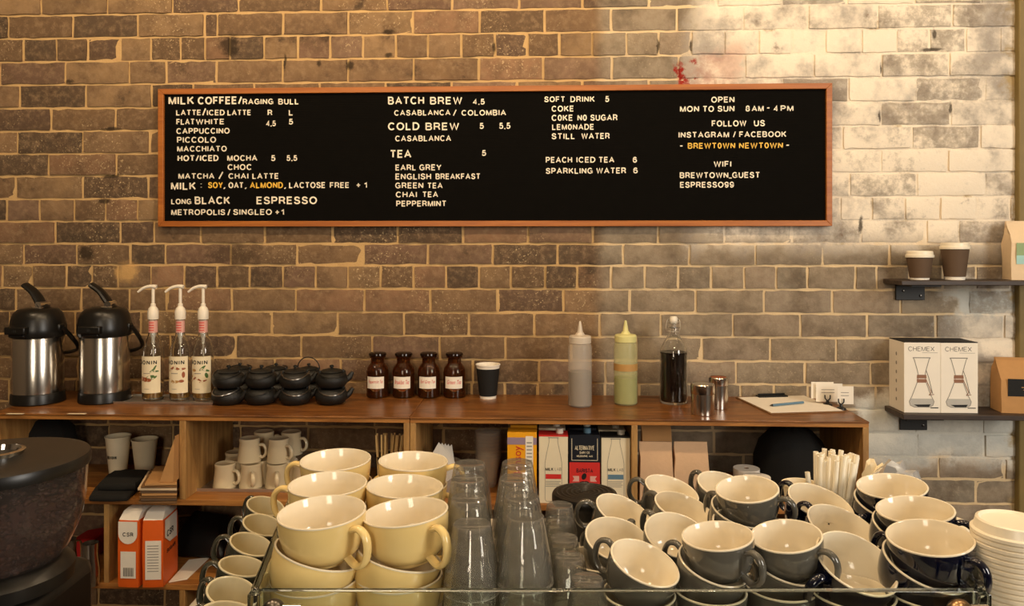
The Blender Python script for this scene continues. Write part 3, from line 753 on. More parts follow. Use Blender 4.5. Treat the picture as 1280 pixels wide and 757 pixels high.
# ------------------------------------------------------------------ syrup bottles on their tray
pt = onZ(200, 503, ZT)
TY0 = onZ(215, 505.5, ZT).y
tx0, tx1 = wx(141, TY0), wx(266, TY0)
bm = B()
def tray_bm(w, d, h, lip):
    bm = B()
    s = [[(-w / 2, -d / 2), (w / 2, -d / 2), (w / 2, d / 2), (-w / 2, d / 2)]]
    o = lambda k, z: [((-1 if i in (0, 3) else 1) * (w / 2 + k), (-1 if i < 2 else 1) * (d / 2 + k), z) for i in range(4)]
    loft(bm, [o(-lip, 0), o(0, h), o(0, h + .0015), o(-.002, h + .0015), o(-lip - .001, .0025)], caps=True)
    return bm
solo('serving_tray', tray_bm(tx1 - tx0, .135, .007, .002), M['satin'], 'flat metal tray under the three syrup bottles', 'tray', ((tx0 + tx1) / 2, TY0 + .0675, ZT + .0005))
def syrup(label, px, art, lv):
    c = stand(px, 501.5, ZT + .004, .036)
    t = thing('syrup_bottle', label, 'syrup bottle', TR(c, 0), 'pump syrup bottles on the tray')
    part('bottle', lathe(B(), [(0, .002), (.032, 0), (.0355, .004), (.036, .01), (.036, .165), (.034, .18), (.027, .20), (.018, .222), (.0145, .24), (.0145, .283), (.0125, .283), (.0125, .24), (.016, .222), (.025, .2), (.032, .18), (.034, .165), (.034, .01), (.03, .006), (0, .007)], 40), M['glass'], t)
    part('syrup', lathe(B(), [(0, .0085), (.031, .0085), (.0335, .012), (.0335, lv), (0, lv)], 32), M['syrup'], t)
    bm = B(); rect(bm, -.054, .043, .028, .156, 0, 0, .0364, 24); lb = part('label', bm, M['paper2'], t)
    bm = B(); word(bm, 'MONIN', -.040, .030, .128, .143, 0, .0002, 0, .0368, .2, .3); part('label_name', bm, M['ink'], lb)
    bm = B()
    r = random.Random(px)
    for k, (x, z, rx, rz2, a, mi) in enumerate(art): flat(bm, ell(x * 1.15 + .006, z, rx * 1.15, rz2, a), 0, mi, .0368)
    stroke2 = [(-.020, .098), (.004, .098)]
    rect(bm, -.018, .008, .096, .0985, 0, 3, .0368, 4); rect(bm, -.015, .004, .042, .0435, 0, 3, .0368, 4)
    part('label_picture', bm, [M['leaf'], M['rust'], M['tan'], M['grink']], lb)
    bm = B(); rect(bm, -.03, .03, .237, .280, 0, 0, .0150, 16); tg = part('neck_tag', bm, M['pink'], t)
    bm = B()
    for k in range(4): rect(bm, -.010, .010, .244 + .009 * k, .247 + .009 * k, 0, 0, .0152, 6)
    part('tag_print', bm, M['red'], tg)
    pu = part('pump', lathe(B(), [(0, .196), (.005, .197), (.006, .215), (.0105, .232), (.0110, .284), (.018, .284), (.0185, .29), (.0185, .312), (.015, .322), (.0085, .330), (.0085, .338), (.0055, .340), (.0055, .392), (0, .394)], 28), M['whitep'], t)
    pts = smoothpath([(.012, 0, .398), (-.01, -.002, .400), (-.032, -.006, .394), (-.050, -.01, .380)], 5)
    bm = B(); tube(bm, pts, .006, 10, radii=[.0075 - .004 * i / len(pts) for i in range(len(pts))]); part('nozzle', bm, M['whitep'], pu)
    part('dip_tube', tube(B(), [(.0, 0, .198), (.004, 0, .02)], .0022, 8), M['whitep'], t)
art1 = [(.008, .108, .010, .003, .6, 0), (.014, .116, .010, .003, 1.0, 0), (.018, .104, .009, .003, 0, 0), (.002, .086, .012, .005, .2, 0), (-.026, .078, .009, .008, 0, 1), (-.014, .076, .008, .008, 0, 1), (-.003, .074, .008, .006, 0, 1), (.012, .082, .01, .004, .5, 0)]
art2 = [(-.020, .112, .012, .004, .6, 1), (-.004, .116, .012, .004, -.3, 1), (.012, .112, .014, .004, .1, 1), (.018, .092, .005, .011, 0, 1), (-.022, .072, .016, .005, -.3, 2), (-.006, .068, .012, .005, .1, 2), (.012, .070, .008, .005, 0, 1)]
art3 = [(.006, .116, .012, .004, .7, 0), (.016, .108, .012, .004, -.3, 0), (.018, .090, .005, .010, .3, 0), (-.022, .108, .008, .005, 0, 2), (-.024, .076, .012, .003, .6, 1), (-.008, .078, .013, .003, -.5, 1), (.008, .070, .012, .003, .3, 1), (-.034, .086, .006, .004, 0, 2)]
syrup('leftmost pump syrup bottle, red berries on the label', 191.4, art1, .030)
syrup('middle pump syrup bottle, brown nuts on the label', 225.4, art2, .026)
syrup('rightmost pump syrup bottle, vanilla flowers on the label', 254, art3, .060)

# ------------------------------------------------------------------ cast iron teapots
def teapot(label, c, lidded, hoop, rz, sc=1.0, wire='dark', hl=.055):
    t = thing('teapot', label, 'teapot', TR(c, rz) @ Matrix.Diagonal((sc, sc, sc * .92, 1)), 'black teapots stacked on the counter')
    part('body', lathe(B(), [(0, .002), (.034, 0), (.046, .006), (.0545, .02), (.0555, .034), (.050, .048), (.041, .056), (.036, .058), (.034, .056), (.045, .046), (.050, .033), (.048, .02), (.03, .006), (0, .006)], 40), M['iron'], t)
    bm = B(); pts = smoothpath([(.048, 0, .026), (.060, 0, .034), (.067, 0, .046), (.073, 0, .054)], 4)
    tube(bm, pts, .009, 12, radii=[.013 - .007 * i / (len(pts) - 1) for i in range(len(pts))]); part('spout', bm, M['iron'], t)
    for s in (-1, 1):
        bm = B(); box(bm, s * .040 - .004, s * .040 + .004, -.005, .005, .050, .066)
        part('lug', bm, M['iron'], t, .002)
    if lidded:
        ld = part('lid', lathe(B(), [(0, .058), (.038, .058), (.039, .061), (.034, .066), (.015, .071), (0, .072)], 36), M['iron'], t)
        part('knob', lathe(B(), [(0, .071), (.004, .071), (.004, .075), (.0075, .078), (.0075, .082), (.004, .085), (0, .085)], 16), M['iron'], ld)
    R = .046; a = math.radians(hoop); pts = []
    for k in range(17):
        q = PI * k / 16; x = R * math.cos(q); h = hl * math.sin(q)
        pts.append((x, -h * math.cos(a), .060 + h * math.sin(a)))
    part('handle', tube(B(), pts, .0022, 8), M['wire'] if wire == 'bright' else M['iron'], t)
pots = [285.5, 326, 369, 414]; poty = 508.5
nm = ['leftmost', 'second from left', 'third from left', 'rightmost']
for i, px in enumerate(pots):
    c = stand(px, poty, ZT, .056); c.y += .004 * (i % 2)
    teapot(f'black iron teapot without lid, bottom row, {nm[i]}', c, False, -17, (-.25, -.1, .35, .3)[i], wire='bright' if i != 1 else 'dark', hl=.064)
    teapot(f'black iron teapot with knobbed lid, top of stack, {nm[i]}', c + Vector((0, .002, .0555)), True, (-14, -16, -17, -12)[i], (-.1, .1, .2, .35)[i], wire='bright' if i == 2 else 'dark', hl=.066)
for i, (px, h) in enumerate(((300, 172), (345, 172), (386, 80))):
    c = Vector((wx(px, -.051), -.051, ZT))
    teapot(('lower', 'lower', 'lower')[i] + f' small black teapot against the wall, {("left", "middle", "right")[i]} back stack', c, False, 176, .2, .88)
    teapot(f'small black teapot on top against the wall, {("left", "middle", "right")[i]} back stack', c + Vector((0, 0, .049)), True, h, .2 if i < 2 else 0, .88)

# ------------------------------------------------------------------ amber jars, paper cup
def jar(label, px, words, lvl):
    c = stand(px, 498.3, ZT, .040)
    t = thing('amber_jar', label, 'jar', TR(c, random.uniform(-.05, .05)), 'amber tea jars')
    part('glass', lathe(B(), [(0, .003), (.035, 0), (.0395, .004), (.040, .01), (.040, .092), (.037, .106), (.029, .118), (.0245, .124), (.0245, .140), (.029, .144), (.029, .148), (.0225, .148), (.022, .124), (.027, .115), (.035, .103), (.0375, .09), (.0375, .01), (.034, .006), (0, .007)], 40), M['amber'], t)
    part('tea', lathe(B(), [(0, .008), (.034, .008), (.0365, .012), (.0365, lvl), (.02, lvl + .006), (0, lvl + .004)], 28), M['tea'], t)
    part('stopper', lathe(B(), [(0, .13), (.0205, .13), (.0215, .1485), (.030, .1485), (.032, .152), (.031, .158), (.026, .161), (0, .162)], 36), M['cap'], t)
    bm = B(); flat(bm, ell(.003, .052, .026, .026, 0, 24), 0, 0, .0402); part('round_sticker', bm, M['tan'], t)
    bm = B(); rect(bm, -.034, .034, .036, .078, 0, 0, .0405, 14); lb = part('label', bm, M['paper'], t)
    bm = B(); text(bm, words, -.027, .028, .052, .067, 0, .0002, 0, .0408, shear=.25); part('label_writing', bm, M['red'], lb)
jar('leftmost amber jar of the four, white label reading Peppermint Tea', 472, 'Peppermint Tea', .05)
jar('second amber jar from left, white label reading Breakfast Tea', 504.5, 'Breakfast Tea', .045)
jar('third amber jar from left, white label reading Earl Grey Tea', 536, 'Earl Grey Tea', .03)
jar('rightmost amber jar of the four, white label reading Green Tea', 568, 'Green Tea', .035)
def paper_cup(name, label, c, r0, r1, h, body, sleeve=None, lid=None, logo=None, grp=None):
    t = thing(name, label, 'paper cup', TR(c), grp)
    rr = lambda z: r0 + (r1 - r0) * z / h
    part('cup', lathe(B(), [(0, .004), (r0 - .002, .003), (r0, 0), (rr(h * .99), h * .985), (r1 + .0022, h - .001), (r1 + .002, h + .002), (r1 - .001, h + .002), (r1 - .0015, h - .003), (r0 - .0012, .006), (0, .006)], 40), body, t)
    if sleeve:
        a, b, m = sleeve
        part('sleeve', lathe(B(), [(rr(a) + .0003, a), (rr(a) + .0012, a), (rr(b) + .0012, b), (rr(b) + .0003, b)], 40), m, t)
    if lid:
        e = r1 + .003
        part('lid', lathe(B(), [(e - .001, h - .006), (e + .001, h - .005), (e + .001, h + .003), (e - .002, h + .005), (e - .003, h + .015), (e - .006, h + .017), (e - .008, h + .012), (0, h + .012)], 40), M['lid'], t)
    if logo:
        bm = B(); R = rr(h * .53) + .0008; word(bm, logo, -.024, .014, h * .45, h * .53, 0, .0002, 0, R); part('logo', bm, M['ink'], t)
    return t
c = stand(610, 499, ZT, .029)
paper_cup('paper_cup', 'black ripple paper cup with white rim, right of the amber jars', c, .029, .0425, .120, M['paper'], (.010, .108, M['matt']))

# ------------------------------------------------------------------ squeeze bottles, swing-top bottle, canisters
def squeeze(label, px, py, body, sauce, lvl, cap, tape):
    c = stand(px, py, ZT, .041)
    t = thing('squeeze_bottle', label, 'squeeze bottle', TR(c), 'plastic squeeze bottles')
    part('body', lathe(B(), [(0, .002), (.037, 0), (.041, .005), (.041, .198), (.038, .212), (.0345, .218), (.0345, .224), (.0325, .224), (.033, .216), (.0365, .21), (.0393, .198), (.0393, .006), (.036, .003), (0, .0045)], 40), body, t)
    part('sauce', lathe(B(), [(0, .005), (.036, .0048), (.0390, .008), (.0390, lvl), (0, lvl)], 36), sauce, t)
    cp = part('cap', lathe(B(), [(.034, .214), (.038, .216), (.038, .236), (.035, .240), (.017, .243), (.013, .250), (0, .25)], 36), cap, t)
    part('nozzle', lathe(B(), [(.0125, .248), (.010, .252), (.0075, .268), (.0035, .287), (.0028, .289), (0, .289)], 20), cap, cp)
    if tape:
        bm = B(); rect(bm, -.062, .062, .118, .142, 0, 0, .0415, 24); part('tape_label', bm, M['tan'], t)
squeeze('clear squeeze bottle half full of grey brown sauce', 725, 510, M['milky'], M['brownsauce'], .118, M['capw'], False)
squeeze('yellowish squeeze bottle half full of green sauce', 782, 507.5, M['milkyg'], M['matcha'], .092, M['capg'], True)
c = stand(842, 506.5, ZT, .048)
t = thing('swing_top_bottle', 'clear swing-top bottle full of dark cold coffee', 'bottle', TR(c, -.3))
part('glass', lathe(B(), [(0, .004), (.043, 0), (.0475, .006), (.048, .012), (.048, .172), (.045, .19), (.034, .212), (.022, .232), (.0175, .245), (.0165, .275), (.019, .278), (.019, .284), (.0125, .284), (.0135, .245), (.020, .23), (.031, .212), (.0425, .19), (.0455, .172), (.0455, .012), (.04, .008), (0, .009)], 48), M['glass'], t)
part('coffee', lathe(B(), [(0, .0095), (.042, .0095), (.0452, .013), (.0452, .178), (0, .178)], 40), M['coffee'], t)
st = part('stopper', lathe(B(), [(.0, .278), (.012, .278), (.0135, .285), (.0135, .296), (.010, .301), (0, .302)], 24), M['whitep'], t)
bm = B()
for s in (-1, 1): tube(bm, smoothpath([(s * .014, 0, .293), (s * .022, -.002, .285), (s * .024, -.012, .262), (s * .020, -.022, .250)], 5), .0016, 8)
tube(bm, [(-.02, -.022, .25), (.02, -.022, .25)], .0016, 8); tube(bm, [(.018 * math.cos(2 * PI * k / 24), .018 * math.sin(2 * PI * k / 24), .262) for k in range(24)], .0015, 6, closed=True)
part('wire_clip', bm, M['wire'], t)
def canister(label, px, py, r, h, top, topm):
    t = thing('steel_canister', label, 'canister', TR(stand(px, py, ZT, r)), 'steel shakers on the counter')
    part('body', lathe(B(), [(0, 0), (r - .002, 0), (r, .002), (r, h - .002), (r - .003, h), (0, h)], 44), M['steel'], t)
    part('lid', lathe(B(), [(r + .0008, h - .012), (r + .0012, h - .011), (r + .0012, h + top - .003), (r - .001, h + top), (r - .004, h + top)], 44), M['steel'], t)
    part('lid_top', lathe(B(), [(r - .002, h + top - .0012), (r * .5, h + top + .0006), (0, h + top + .001)], 36), topm, t)
canister('front steel canister with plain lid, beside the coffee bottle', 878.5, 520.5, .0375, .080, .020, M['satin'])
canister('rear steel shaker with brown cocoa dusted lid', 898, 512.5, .031, .092, .014, M['rust'])

# ------------------------------------------------------------------ clipboard, pen, cards, tape
def quad_on(pxs, z): return [onZ(x, y, z) for x, y in pxs]
q = quad_on([(932, 491), (1004, 494.5), (1052, 516), (957, 519)], ZT + .004)
c = sum(q, Vector()) / 4; c.z = ZT
e1 = (q[2] - q[3]).normalized(); ang = math.atan2(e1.y, e1.x)
t = thing('clipboard', 'brown clipboard holding a sheet of white paper', 'clipboard', TR(c, ang))
wq, dq = (q[2] - q[3]).length, abs((q[0] - q[3]).cross(e1).length)
dq = min(dq, .27)
bm = B(); box(bm, -wq / 2, wq / 2, -dq / 2, dq / 2, 0, .004); part('board', bm, M['card'], t, .001)
bm = B(); box(bm, -wq / 2 + .006, wq / 2 - .006, -dq / 2 + .006, dq / 2 - .012, .0042, .0052); part('paper_sheet', bm, M['paper'], t)
bm = B(); box(bm, -.055, .055, dq / 2 - .03, dq / 2 - .002, .0053, .010); tube(bm, [(-.05, dq / 2 - .012, .013), (.05, dq / 2 - .012, .013)], .0035, 10); part('clip', bm, M['matt'], t, .001)
a, b = onZ(962, 506.5, ZT + .010), onZ(1004, 502.5, ZT + .010); dpen = (b - a)
t = thing('pen', 'pale blue pen lying on the clipboard', 'pen', TR((a + b) / 2, math.atan2(dpen.y, dpen.x)))
L = min(dpen.length, .15) / 2
part('barrel', tube(B(), [(-L + .012, 0, 0), (L, 0, 0)], .0042, 12), M['blue'], t)
part('tip', tube(B(), [(-L, 0, 0), (-L + .012, 0, 0)], .004, 12, radii=[.0008, .004]), M['ink'], t)
def card_stand(label, cards, foot):
    p = onZ(*foot, ZT)
    t = thing('card_holder', label, 'card holder', TR(p), 'card holders at the right end')
    bm = B(); lathe(bm, [(0, 0), (.016, 0), (.015, .006), (.006, .010), (.004, .018), (0, .018)], 20)
    for s in (-1, 1): tube(bm, smoothpath([(0, 0, .016), (s * .008, 0, .024), (s * .009, 0, .036)], 4), .0022, 8)
    part('clip_foot', bm, M['black'], t)
    for k, (x0, y0, x1, y1, dy) in enumerate(cards):
        Y = p.y + dy; A = onY(x0, y0, Y); Bq = onY(x1, y1, Y)
        bm = B(); box(bm, A.x - p.x, Bq.x - p.x, dy, dy + .0006, max(.004, Bq.z - ZT), A.z - ZT); cd_ = part('card', bm, M['paper'], t)
        bm = B(); w = Bq.x - A.x
        for j in range(2): rect(bm, A.x - p.x + w * .2, A.x - p.x + w * .7, A.z - ZT - .022 - .01 * j, A.z - ZT - .020 - .01 * j, dy - .0004)
        part('card_print', bm, M['grink'], cd_)
card_stand('left card holder with two white cards in a black clip', [(1014, 477, 1042, 498, .016), (1020, 479, 1053, 502, .006)], (1034.5, 506.5))
card_stand('right card holder with a bright white card', [(1047, 482.5, 1067, 505, .006)], (1051.5, 511.5))
for lab, x0, x1 in (('paper tape strip on the counter before the left airpot', 2, 36), ('paper tape strip on the counter before the right airpot', 79, 113)):
    A = onZ(x0, 519, ZT); Bq = onZ(x1, 515, ZT)
    bm = B(); box(bm, -abs(Bq.x - A.x) / 2, abs(Bq.x - A.x) / 2, -.006, .006, 0, .0006)
    solo('tape_strip', bm, M['paper2'], lab, 'tape', TR(((A.x + Bq.x) / 2, (A.y + Bq.y) / 2, ZT + .0003), 0))

# ------------------------------------------------------------------ things on the wall shelves
zc = ZS1 + .0005
c = Vector((wx(1149.5, -.085), -.085, zc)); paper_cup('takeaway_cup', 'smaller takeaway cup with white lid on upper shelf', c, .030, .042, .083, M['paper'], (.007, .078, M['sleeve']), True, grp='takeaway cups on the upper shelf')
c = Vector((wx(1193.5, -.085), -.085, zc)); paper_cup('takeaway_cup', 'larger takeaway cup with white lid on upper shelf', c, .031, .044, .112, M['paper'], (.011, .107, M['sleeve']), True, grp='takeaway cups on the upper shelf')
def gusset_bag(bm, w, d, h, top=.25, seed=0, mi=0):
    """paper bag: square base, gusseted sides pinched to a rolled top"""
    r = random.Random(seed); secs = []
    for z, k, j in ((0, 1, 0), (h * .05, 1.0, .001), (h * .35, .98, .003), (h * .62, .93, .003), (h * .78, .62, .003), (h * .88, .30, .002), (h * .95, .14, .001), (h, .12, .001)):
        a = w / 2; e = d / 2 * k; gx = .012 * (1 - k) * 2.0
        P = [(-a, -e), (-a * .33, -e * 1.02), (a * .33, -e * 1.02), (a, -e), (a - gx, 0), (a, e), (a * .33, e), (-a * .33, e), (-a, e), (-a + gx, 0)]
        secs.append([(x + r.uniform(-j, j), y + r.uniform(-j, j) + (d * .10 * (1 - k)), z + (r.uniform(-j, j) if 0 < z < h else 0)) for x, y in P])
    return loft(bm, secs, mi)
Y = -.070
c = Vector((wx(1288, Y), Y, ZS1 + .0005))
t = thing('coffee_bag', 'pale coffee bag with green label on upper shelf', 'bag', TR(c, -.16))
bm = B(); gusset_bag(bm, .150, .080, .205, seed=2)
part('bag', bm, M['bagpale'], t, sharp=20)
bm = B(); flat(bm, [(-.060, .085), (.07, .085), (.07, .128), (-.060, .128)], -.0412, 0); flat(bm, [(-.060, .055), (.0, .055), (.07, .085), (-.060, .085)], -.0412, 1); part('label', bm, [M['green'], M['teal']], t)
c = Vector((wx(1275, -.078), -.078, ZS2 + .0005))
t = thing('coffee_bag', 'brown kraft coffee bag with black label on lower shelf', 'bag', TR(c, -.12))
bm = B(); gusset_bag(bm, .155, .085, .185, seed=5); part('bag', bm, M['kraft'], t, sharp=20)
bm = B(); flat(bm, [(-.058, .058), (.07, .058), (.07, .118), (-.058, .118)], -.0442, 0); lb = part('label', bm, M['matt'], t)
bm = B(); rect(bm, -.015, .03, .088, .091, -.0448); rect(bm, -.01, .025, .080, .082, -.0448); part('label_print', bm, M['tan'], lb)
def maker_box(label, px0, px1, pyt, pyb):
    Yf = -.122
    A = onY(px0, pyb, Yf); Bq = onY(px1, pyt, Yf); w = Bq.x - A.x - .0006; h = Bq.z - ZS2 - .0005
    t = thing('coffee_maker_box', label, 'box', ((A.x + Bq.x) / 2, Yf + .058, ZS2 + .0005), 'coffee maker boxes on the lower shelf')
    bm = B(); box(bm, -w / 2, w / 2, -.058, .058, 0, h - .003); part('carton', bm, M['paper'], t, .0008)
    bm = B(); box(bm, -w / 2, w / 2, -.058, .058, h - .003, h); part('top_flap', bm, M['ink'], t, .0008)
    y = -.0585
    bm = B(); word(bm, 'CHEMEX', -w * .385, w * .33, h * .868, h * .932, y, .0003, 0, None, .09, .16); part('box_name', bm, M['ink'], t)
    bm = B(); rect(bm, .0, w * .42, h * .843, h * .848, y); rect(bm, w * .22, w * .44, h * .065, h * .078, y, 1); part('small_print', bm, [M['grink'], M['ink']], t)
    # printed picture of the hourglass brewer
    bm = B(); cx = -w * .02; u = h
    outer = [(-.24 * w, .775 * u), (-.205 * w, .755 * u), (-.12 * w, .60 * u), (-.09 * w, .53 * u), (-.10 * w, .46 * u), (-.26 * w, .24 * u), (-.34 * w, .16 * u), (-.31 * w, .105 * u), (-.2 * w, .08 * u)]
    out = [(cx + x, z) for x, z in outer] + [(cx - x, z) for x, z in outer[::-1]]
    low = [(cx - .30 * w, .20 * u), (cx - .335 * w, .155 * u), (cx - .30 * w, .105 * u), (cx - .2 * w, .082 * u), (cx + .2 * w, .082 * u), (cx + .30 * w, .105 * u), (cx + .335 * w, .155 * u), (cx + .30 * w, .20 * u)]
    flat(bm, low, y, 1)
    flat(bm, [(cx - .22 * w, .115 * u), (cx - .1 * w, .085 * u), (cx + .2 * w, .085 * u), (cx + .25 * w, .12 * u)], y - .0002, 2)
    stroke(bm, out, .0022, y - .0003, 0)
    stroke(bm, [(cx - .24 * w, .775 * u), (cx + .24 * w, .775 * u)], .003, y - .0003, 0)
    flat(bm, [(cx - .125 * w, .535 * u), (cx + .125 * w, .535 * u), (cx + .135 * w, .485 * u), (cx - .135 * w, .485 * u)], y - .0004, 3)
    flat(bm, [(cx - .135 * w, .475 * u), (cx + .135 * w, .475 * u), (cx + .125 * w, .425 * u), (cx - .125 * w, .425 * u)], y - .0004, 3)
    stroke(bm, [(cx + .12 * w, .47 * u), (cx + .27 * w, .29 * u), (cx + .20 * w, .25 * u), (cx + .34 * w, .26 * u)], .0022, y - .0005, 4)
    stroke(bm, [(cx + .12 * w, .60 * u), (cx + .19 * w, .5 * u), (cx + .30 * w, .27 * u)], .0015, y - .0005, 2)
    part('brewer_picture', bm, [M['grink'], mat('printed_glass', '#b9b4aa', .6), M['ink'], M['copper'], M['copper']], t)
    bm = B()
    T = Matrix.Translation((-w / 2 - .0004, 0, 0)) @ Matrix.Rotation(-PI / 2, 4, 'Z')
    for k in range(6): flat(bm, ell(.0, h * (.80 - .13 * k), .005, .007, 0, 8), 0, 0, None, T)
    part('side_print', bm, M['grink'], t)
maker_box('left white coffee maker box on the lower shelf', 1130, 1175.8, 427, 515)
maker_box('right white coffee maker box beside the brown bag', 1176, 1222.5, 427.5, 516)

# ------------------------------------------------------------------ left unit, upper left bay
Z1 = S1 + .0005
c = stand(147.5, 594.5, Z1, .028); paper_cup('paper_cup', 'cream paper cup with dark logo, left bay of shelf', c, .029, .042, .135, M['paper2'], logo='BREWTOWN', grp='paper cups in the left bay')
c = stand(181, 592, Z1, .028); paper_cup('paper_cup', 'plain cream paper cup beside the cardboard, left bay', c, .031, .044, .118, M['paper2'], grp='paper cups in the left bay')
c = Vector((wx(183, -.10), -.088, Z1 + .0))
def pad(label, pxs, z, h, m, name='cloth_pad', cat='cloth', seed=1):
    q = [onZ(x, y, z) for x, y in pxs]; c = sum(q, Vector()) / 4
    r = random.Random(seed); bm = B(); ring = []
    P = [v - c for v in q]; pts = []
    for i in range(4):
        a, b = P[i], P[(i + 1) % 4]
        for k in range(6): pts.append(a.lerp(b, k / 6) * (1 - .06 * abs(math.cos(PI * k / 6)) ** 4))
    secs = []
    for zz, s in ((0, .97), (.25, 1.0), (.7, 1.0), (1.0, .95)):
        secs.append([(p.x * s, p.y * s, h * zz + (r.uniform(-.002, .002) if zz > .2 else 0)) for p in pts])
    loft(bm, secs)
    return solo(name, bm, m, label, cat, Matrix.Translation((c.x, c.y, z)), None, sharp=50)
pad('lower folded black cloth in the left bay', [(109, 627), (160, 627), (180, 605), (125, 607)], Z1, .018, M['cloth'], seed=3)
pad('upper folded black cloth in the left bay', [(120, 613), (170, 613), (190, 594), (142, 594)], Z1 + .019, .022, M['cloth'], seed=4)
def slab(name, label, cat, pxs, z, h, m, grp=None):
    q = [onZ(x, y, z) for x, y in pxs]; c = sum(q, Vector()) / 4; bm = B()
    loft(bm, [[tuple(v - c) for v in q], [tuple(v - c + Vector((0, 0, h))) for v in q]])
    return solo(name, bm, m, label, cat, Matrix.Translation((c.x, c.y, z)), grp, .0006)
for k, nmk in enumerate(('lowest', 'second', 'third', 'fourth', 'fifth', 'sixth', 'seventh', 'topmost')):
    dx = (0, 3, 1, 4, 2, -1, 3, 8)[k]; m = ('card', 'sleeve', 'card', 'kraft', 'sleeve', 'bagpale', 'card', 'kraft')[k]
    slab('cardboard_sheet', f'{nmk} flat cardboard sheet of the pile in the left bay' + (', counted from below' if 0 < k < 7 else ''), 'cardboard', [(173 + dx, 629 + dx * .1), (221, 629), (222, 606), (186 + dx, 606)], Z1,  .0062 + .001 * (k % 2), M[m], 'cardboard pile').location.z = Z1 + k * .0083
z = Z1 + 8 * .0083
p0, p1 = onZ(203, 600, z), onZ(222, 600, z)
bm = B(); c = p0.lerp(p1, .5)
w = (p1 - p0).length
loft(bm, [[(-w / 2, -.02, .0), (w / 2 - .004, -.02, .0), (w / 2 - .004, .05, 0), (-w / 2, .05, 0)], [(w * .1, -.015, .09), (w / 2 - .004, -.015, .095), (w / 2 - .004, .05, .095), (w * .1, .05, .09)], [(w * .42, -.01, .140), (w / 2 - .004, -.01, .145), (w / 2 - .004, .04, .145), (w * .42, .04, .14)]])
solo('kraft_bag', bm, M['kraft'], 'folded kraft bag leaning on the divider above the cardboard', 'bag', Matrix.Translation(c), None, .002)
c = Vector((wx(58, -.14), -.14, Z1)); bm = B()
lathe(bm, [(0, 0), (.09, 0), (.105, .03), (.10, .10), (.085, .17), (.05, .20), (0, .205)], 30)
for v in bm.verts: v.co += Vector((random.uniform(-1, 1), random.uniform(-1, 1), random.uniform(-1, 1))) * .004 * (v.co.z > .01)
solo('cloth_bag', bm, M['cloth'], 'dark cloth bundle behind the coffee grinder, left bay', 'bag', Matrix.Translation(c), sharp=60)

# ------------------------------------------------------------------ left unit, mug bay
ty = onZ(310, 613.5, S1 + .004).y; mx0, mx1 = wx(243, ty), wx(420, ty)
solo('mug_tray', tray_bm(mx1 - mx0, .285, .009, .001), M['satin'], 'steel tray under the upturned white mugs', 'tray', ((mx0 + mx1) / 2, ty + .1425, Z1), sharp=30)
ZM = Z1 + .003
def mug_proto():
    t = thing('mug', 'x', 'mug', Matrix(), 'upturned white mugs on the tray')
    part('body', lathe(B(), [(.040, 0), (.0402, .002), (.0330, .066), (.0345, .070), (.0345, .076), (.032, .0785), (.028, .077), (0, .076), (0, .072), (.029, .072), (.037, .004), (.038, 0), (.040, 0)], 40), M['white'], t)
    pts = smoothpath([(.0355, 0, .055), (.050, 0, .056), (.060, 0, .042), (.058, 0, .024), (.046, 0, .014), (.0375, 0, .018)], 5)
    part('handle', tube(B(), pts, .0052, 10, flat=(1, 1.3)), M['white'], t)
    return t
proto = None
def mug(label, p, rz):
    global proto
    m = TR(p, rz) if not isinstance(p, Matrix) else p
    if proto is None: proto = mug_proto(); proto.matrix_basis = m; proto['label'] = label
    else: dup(proto, m, label)
pos2 = []
for i, (px, rz) in enumerate(((281.5, -.35), (314, -1.1), (346.5, -1.25), (380, -1.0))):
    p = stand(px, 611.8, ZM, .040); mug('upturned white mug, front row, ' + ('leftmost', 'second from left', 'third from left', 'rightmost')[i], p, rz)
for i, (px, rz) in enumerate(((294, -.2), (324, -.2), (360, -.3))):
    Yb = -.205; mug('upturned white mug, second row, ' + ('left', 'middle', 'right')[i], Vector((wx(px, Yb), Yb, ZM)), rz + 1.0)
for i, px in enumerate((294, 326, 358)):
    Yb = -.11; mug('upturned white mug, back row, ' + ('left', 'middle', 'right')[i], Vector((wx(px, Yb), Yb, ZM)), 2.0)
for i, (px, rz) in enumerate(((312, -.1), (348.5, -.45))):
    Yb = -.222; mug('upturned white mug stacked on top, ' + ('left of two with handle right', 'right of two')[i], Vector((wx(px, Yb), Yb, ZM + .079)), rz)
for i, (px, rz) in enumerate(((330, .6), (364, -.2))):
    Yb = -.128; mug('upturned white mug on the upper layer behind, ' + ('left', 'right')[i], Vector((wx(px, Yb), Yb, ZM + .079)), rz)
c = Vector((wx(487, -.29), -.29, Z1))
t = thing('stirrer_cup', 'black cup holding wooden stirrers in the mug bay', 'cup', TR(c))
part('cup', lathe(B(), [(0, 0), (.040, 0), (.047, .125), (.049, .127), (.045, .127), (.038, .006), (0, .006)], 36), M['black'], t)
sp = None
for k in range(18):
    a = -.9 + 1.9 * (k % 9) / 8; yy = -.026 + .022 * (k // 9) + random.uniform(-.005, .005)
    m = Matrix.Translation((c.x + .030 * a, c.y + yy, Z1 + .0075)) @ Matrix.Rotation(random.uniform(.0, .09) + .09 * a, 4, 'Y') @ Matrix.Rotation(random.uniform(-.3, .3), 4, 'Z')
    if sp is None:
        bm = B(); box(bm, -.003, .003, -.0008, .0008, 0, .192)
        sp = solo('wooden_stirrer', bm, M['stick'], 'flat wooden stirrer standing in the black cup', 'stirrer', m, 'wooden stirrers in the black cup', .0005)
    else: dup(sp, m, 'flat wooden stirrer standing in the black cup')

